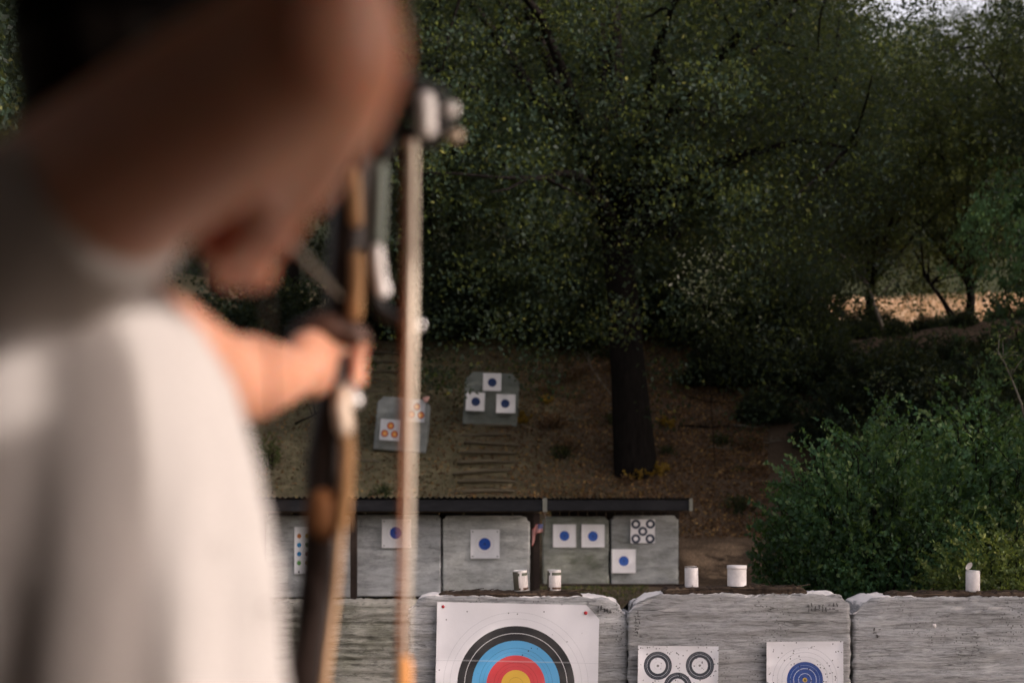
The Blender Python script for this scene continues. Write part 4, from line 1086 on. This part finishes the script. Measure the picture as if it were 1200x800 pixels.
    for i in range(n + 1):
        a = PI * (.14 + .72 * i / n); c, s_ = math.cos(a), math.sin(a)
        vs += [(hc.x + .088 * c, hc.y + .10 * s_ - .004, hc.z + .012), (hc.x + .082 * c, hc.y + .10 + .085 * s_ - .01, hc.z + .004 - .02 * abs(c)), (hc.x + .082 * c, hc.y + .10 + .085 * s_ - .01, hc.z + .0 - .02 * abs(c)), (hc.x + .088 * c, hc.y + .10 * s_ - .004, hc.z + .006)]
    for i in range(n):
        for k in range(4): fs.append((i*4+k, (i+1)*4+k, (i+1)*4+(k+1) % 4, i*4+(k+1) % 4))
    mb.add(vs, fs); b = kid('brim', mb.mesh(), M['cap']); b.parent = cap
    # strap opening ring at the back of the cap
    mb = MB(); cpos = Vector((hc.x - .005, hc.y - .1045, hc.z + .042)); ring = [cpos + Vector((.017 * math.cos(a), .006 * (math.cos(a) ** 2) , .015 * math.sin(a))) for a in [2*PI*k/20 for k in range(21)]]
    mb.tube(ring, [.0042] * 21, 8, round_ends=False); b = kid('back_ring', mb.mesh(), M['ring']); b.parent = cap
    mb = MB()
    mb.ball(hc + Vector((0, -.028, -.012)), (.080, .086, .090), 28)
    mb.tube([hc + Vector((0, -.05, -.03)), hc + Vector((-.004, -.062, -.085)), hc + Vector((-.012, -.06, -.125))], [(.078, .05), (.072, .045), (.055, .03)], 20)
    def hf(p, nrm): return nrm * .006 * noise.noise(Vector((p.x * 60, p.y * 60, p.z * 12)))
    kid('hair', remesh(mb, .006, 2, hf), M['hair'])
    # eyes and mouth
    for s in (-1, 1):
        mb = MB(); mb.ball(hc + Vector((s * .031, .087, .004)), (.0115, .010, .0085), 12); kid('eye', mb.mesh(), M['eye'])
    mb = MB(); mb.ball(hc + Vector((0, .101, -.056)), (.021, .010, .007), 12); kid('mouth', mb.mesh(), M['lip'])
    return ha_r, ha_l
ha_r, ha_l = person()

# ------------------------------------------------------------------ the bow
BD = 1.76
bow = empty('bow', P(395, 410, BD), 'dark bow with tan lit edge and upright cords, held out by the archer', 'bow')
def ribbon(name, pts, mat, parent=bow, n=14, smooth=True):
    """pts: (px, py, d, half width, half depth)"""
    mb = MB(); mb.tube([P(a, b, c) for a, b, c, *_ in pts], [(e, f) for *_, e, f in pts], n, round_ends=True, side=(1, 0, 0))
    # tube radii: u is sideways for a near vertical path
    return mb.build(name, mat, parent, smooth=smooth)
ribbon('riser', [(441,70,BD,.018,.025),(433,130,BD,.020,.026),(425,190,BD,.021,.028),(413,235,BD,.025,.030),(410,290,BD,.027,.03),(404,345,BD,.026,.03),(398,385,BD,.017,.026),(394,430,BD,.016,.026),(388,480,BD,.021,.028),(380,540,BD,.024,.026),(379,598,BD-.01,.023,.02)], M['riser'])
ribbon('upper_limb', [(444,50,BD,.017,.008),(452,-20,BD-.01,.016,.006),(452,-120,BD-.06,.015,.005),(449,-220,BD-.15,.013,.004)], M['riser'])
ribbon('lower_limb', [(379,600,BD-.01,.024,.008),(373,680,BD-.02,.023,.007),(363,780,BD-.05,.022,.006),(360,880,BD-.1,.018,.005),(352,985,BD-.18,.013,.004)], M['riser'])
ribbon('limb_band', [(381,594,BD-.02,.026,.016),(381,608,BD-.02,.026,.016)], M['band'])
mb = MB(); mb.tube([P(352,392,BD-.02), P(378,383,BD-.025), P(405,388,BD-.02), P(424,396,BD-.01)], [(.016,.016), (.022,.020), (.019,.018), (.010,.012)], 14); mb.build('grip_shelf', M['grip'], bow, smooth=True)
rib = [('edge_lamination', [(414,205,BD-.03),(416,240,BD-.03),(417,258,BD-.03)], .0085, 'tan'),
       ('edge_lamination', [(418,302,BD-.03),(418,330,BD-.03),(416,368,BD-.03)], .0088, 'tan'),
       ('edge_lamination', [(405,500,BD-.03),(407,530,BD-.03),(405,570,BD-.03),(401,615,BD-.03)], .0088, 'tan'),
       ('edge_lamination', [(404,462,BD-.032),(401,478,BD-.037),(404,500,BD-.037)], .012, 'pale'),
       ('edge_lamination', [(400,618,BD-.035),(394,690,BD-.05),(384,770,BD-.08),(375,850,BD-.11)], .0045, 'tan_shade'),
       ('window_edge', [(446,182,BD-.01),(445,235,BD-.01),(443,282,BD-.01)], .0085, 'greygreen'),
       ('window_edge', [(442,294,BD-.02),(444,318,BD-.02),(449,340,BD-.02)], .0085, 'white'),
       ('sight_glint', [(499,118,BD-.035),(501,150,BD-.035)], .0115, 'white')]  # last strip is white to imitate the bright highlight at the sight
for nm, pts, r, m in rib:
    mb = MB(); mb.tube([P(*p) for p in pts], [r] * len(pts), 14); mb.build(nm, M[m], bow, smooth=True)
mb = MB(); mb.tube([P(447,176,BD-.01), P(455,120,BD), P(470,112,BD), P(512,118,BD), P(522,140,BD), P(505,166,BD), P(476,158,BD)], [.018,.024,.030,.018,.016,.012,.014], 12)
mb.build('sight_bracket', M['black'], bow, smooth=True)
for (px, py, m, r) in [(529, 128, 'white', .009), (535, 159, 'pale', .008), (491, 381, 'steel', .006)]:
    mb = MB(); mb.ball(P(px, py, BD - .03), r, 14); mb.tube([P(px - 8, py, BD - .02), P(px, py, BD - .03)], [.004, .004], 8); mb.build('knob', M[m], bow, smooth=True)
mb = MB(); mb.tube([P(432,298,BD), P(437,345,BD), P(450,368,BD), P(470,376,BD-.02), P(488,380,BD-.03)], [.013,.011,.009,.007,.006], 10); mb.build('cord_guard', M['black'], bow, smooth=True)
mb = MB(); mb.tube([P(477,168,BD-.06), P(475,380,BD-.06), P(471,600,BD-.06), P(468,830,BD-.06)], [.0052,.0048,.004,.004], 10); mb.build('cord', M['cord_brown'], bow, smooth=True)
mb = MB(); mb.tube([P(484.5,168,BD-.07), P(483,380,BD-.07), P(480,600,BD-.07)], [.0050,.0044,.0024], 10); mb.tube([P(480,600,BD-.07), P(475,830,BD-.07)], [.0026,.0012], 8); mb.build('cord', M['cord_cream'], bow, smooth=True)
mb = MB(); mb.tube([P(486,168,BD-.05), P(484,-60,BD-.08)], [.0016,.0016], 6); mb.build('cord', M['riser'], bow, smooth=True)
mb = MB(); mb.tube([P(474,776,BD-.075), P(473,815,BD-.075)], [.008,.010], 10); mb.build('cord_wrap', M['yellow'], bow, smooth=True)
nock = ha_r + Vector((-.006, .030, .018))
mb = MB(); mb.tube([P(449,-215,BD-.16), nock, P(352,983,BD-.185)], [.0014,.0014,.0014], 6, round_ends=False); mb.build('bowstring', M['riser'], bow)
# stabiliser knob below the hand
mb = MB(); mb.tube([P(408,450,BD-.01), P(417,470,BD-.02)], [.0085,.008], 12); mb.build('counterweight', M['steel'], bow, smooth=True)
# arrow
ar = empty('arrow', nock, 'thin arrow lying on the bow, running from the drawing hand to the grip', 'arrow')
tip = P(412, 362, BD + .12)
ax = (tip - nock).normalized()
mb = MB(); mb.tube([nock, tip], [.003, .003], 10); mb.build('shaft', M['carbon'], ar)
mb = MB(); mb.tube([tip, tip + ax * .02, tip + ax * .035], [.0034, .003, .0006], 10, round_ends=False); mb.build('point', M['steel'], ar)
mb = MB(); mb.tube([nock - ax * .008, nock + ax * .012], [.0036, .0034], 10); mb.build('nock', M['pin_red'], ar)
u0 = ax.cross(Vector((0, 0, 1))).normalized(); w0 = ax.cross(u0)
for k in range(3):
    a = 2 * PI * k / 3 + .4; dr = u0 * math.cos(a) + w0 * math.sin(a); tt = ax.cross(dr) * .0005
    A = nock + ax * .03; B = nock + ax * .095; q = [A, A + ax * .008 + dr * .012, B - ax * .02 + dr * .009, B]
    mb = MB(); mb.add([p + tt for p in q] + [p - tt for p in q], [(0,1,2,3), (7,6,5,4), (0,4,5,1), (1,5,6,2), (2,6,7,3)]); mb.build('vane', M['vane_olive' if k == 0 else 'vane_grey'], ar)

# ------------------------------------------------------------------ unseen shelter over the shooting line, added and shaped to shade the archer
M['bounce_wood'] = plain('pale_bounce_boards', (.27,.215,.16), .9, scale=9)  # boards made pale to bounce light onto the archer
mb = MB(); mb.box((.8, -.7, -.02), (12.0, 6.9, .09)); o = mb.build('bounce_deck', plain('pale_bounce_decking', (.36,.30,.23), .85, scale=5), bevel=.01); tag(o, kind='structure')  # unseen planking added, kept pale to bounce light up at the archer
sl = empty('shade_shelter', (-1.9, .2, 0), 'unseen timber shelter over the shooting line, shaped to shade the archer', 'shelter')
mb = MB()
for i in range(26):
    yy = -3.6 + i * .22; mb.box((-1.9, yy + .11, 2.62 - (yy + 3.6) * .03), (6.4, .213, .03))
mb.build('roof', M['bounce_wood'], sl)  # roof of the added, unseen shade shelter
for yy in (-3.4, .0, 1.95):
    mb = MB(); mb.box((-1.9, yy, 2.50 - (yy + 3.6) * .03), (6.3, .09, .15)); mb.build('beam', M['bounce_wood'], sl)
for xx, yy in ((-4.9, -3.4), (1.1, -3.4), (-4.9, 1.95), (-4.9, -.9)):
    mb = MB(); mb.box((xx, yy, 1.2), (.10, .10, 2.44)); mb.build('post', M['bounce_wood'], sl)
mb = MB()
for i in range(32): mb.box((-4.95 + .22 * i, -3.5, 1.2), (.208, .03, 2.4))
mb.build('back_wall', M['bounce_wood'], sl)
mb = MB()
for i in range(8): mb.box((2.02, -3.3 + .40 * i, 1.30), (.03, .385, 2.60))
mb.box((2.02, -.205, 1.30), (.03, .225, 2.60))
mb.box((2.021, -.060, 1.205), (.03, .055, 2.41)); mb.box((2.022, -.060, 2.555), (.03, .055, .09))  # gap left near the top so a sun patch falls on the shirt
mb.box((2.02, -.004, 1.30), (.03, .050, 2.60))
mb.build('shade_wall', M['bounce_wood'], sl)
mb = MB()
for i in range(3): mb.box((1.42 + .26 * i, -1.2, 2.76 - .02 * i), (.252, 4.75, .03))
mb.build('shade_side_roof', M['bounce_wood'], sl)
mb = MB(); mb.box((2.07, -1.2, 2.68), (.03, 4.75, .17)); mb.build('shade_eave', M['bounce_wood'], sl)
mb = MB()
for i in range(13): mb.box((-5.02, -3.3 + .42 * i, 1.2), (.03, .40, 2.4))
mb.build('shade_wall', M['bounce_wood'], sl)

# ------------------------------------------------------------------ camera, light, sky
cam = bpy.data.cameras.new('camera'); co = bpy.data.objects.new('camera', cam); COL.objects.link(co)
co.location = (0, 0, CZ); co.rotation_euler = (R(90), 0, 0)
cam.sensor_width = 36; cam.lens = 36 * F / 1200; cam.shift_y = (HY - 400) / 1200
cam.clip_start = .05; cam.clip_end = 2000
cam.dof.use_dof = True; cam.dof.focus_distance = 9.3; cam.dof.aperture_fstop = 2.15
scene.camera = co

SUN_EL = R(23); az = R(-22)             # to the right of the view, hardly ahead of it
sd = Vector((math.cos(SUN_EL) * math.cos(az), math.cos(SUN_EL) * math.sin(az), math.sin(SUN_EL)))
sun = bpy.data.lights.new('sun', 'SUN'); sun.energy = 4.6; sun.angle = R(.5); sun.color = (1, .87, .79)
so = bpy.data.objects.new('sun', sun); COL.objects.link(so); so.rotation_euler = sd.to_track_quat('Z', 'Y').to_euler(); so.location = (20, 0, 20)
w = bpy.data.worlds.new('World'); scene.world = w; w.use_nodes = True
nt = w.node_tree; bg = nt.nodes['Background']
sky = nt.nodes.new('ShaderNodeTexSky'); sky.sky_type = 'NISHITA'; sky.sun_disc = False; sky.sun_elevation = SUN_EL; sky.sun_rotation = PI/2 - az
sky.air_density = 1.0; sky.dust_density = 4.0; sky.ozone_density = .6
mx = nt.nodes.new('ShaderNodeMix'); mx.data_type = 'RGBA'; mx.blend_type = 'MULTIPLY'; mx.inputs[0].default_value = 1.0
hs = nt.nodes.new('ShaderNodeHueSaturation'); hs.inputs['Saturation'].default_value = .38; nt.links.new(sky.outputs[0], hs.inputs['Color'])
nt.links.new(hs.outputs[0], mx.inputs[6]); mx.inputs[7].default_value = (2.52, 2.27, 2.24, 1)
nt.links.new(mx.outputs[2], bg.inputs[0]); bg.inputs[1].default_value = .15
scene.view_settings.view_transform = 'Standard'; scene.view_settings.look = 'None'; scene.view_settings.exposure = 0
scene.render.engine = 'CYCLES'
scene.cycles.use_denoising = True
scene.cycles.max_bounces = 6; scene.cycles.diffuse_bounces = 3; scene.cycles.transparent_max_bounces = 4
scene.cycles.caustics_reflective = False; scene.cycles.caustics_refractive = False
scene.cycles.sample_clamp_indirect = 4
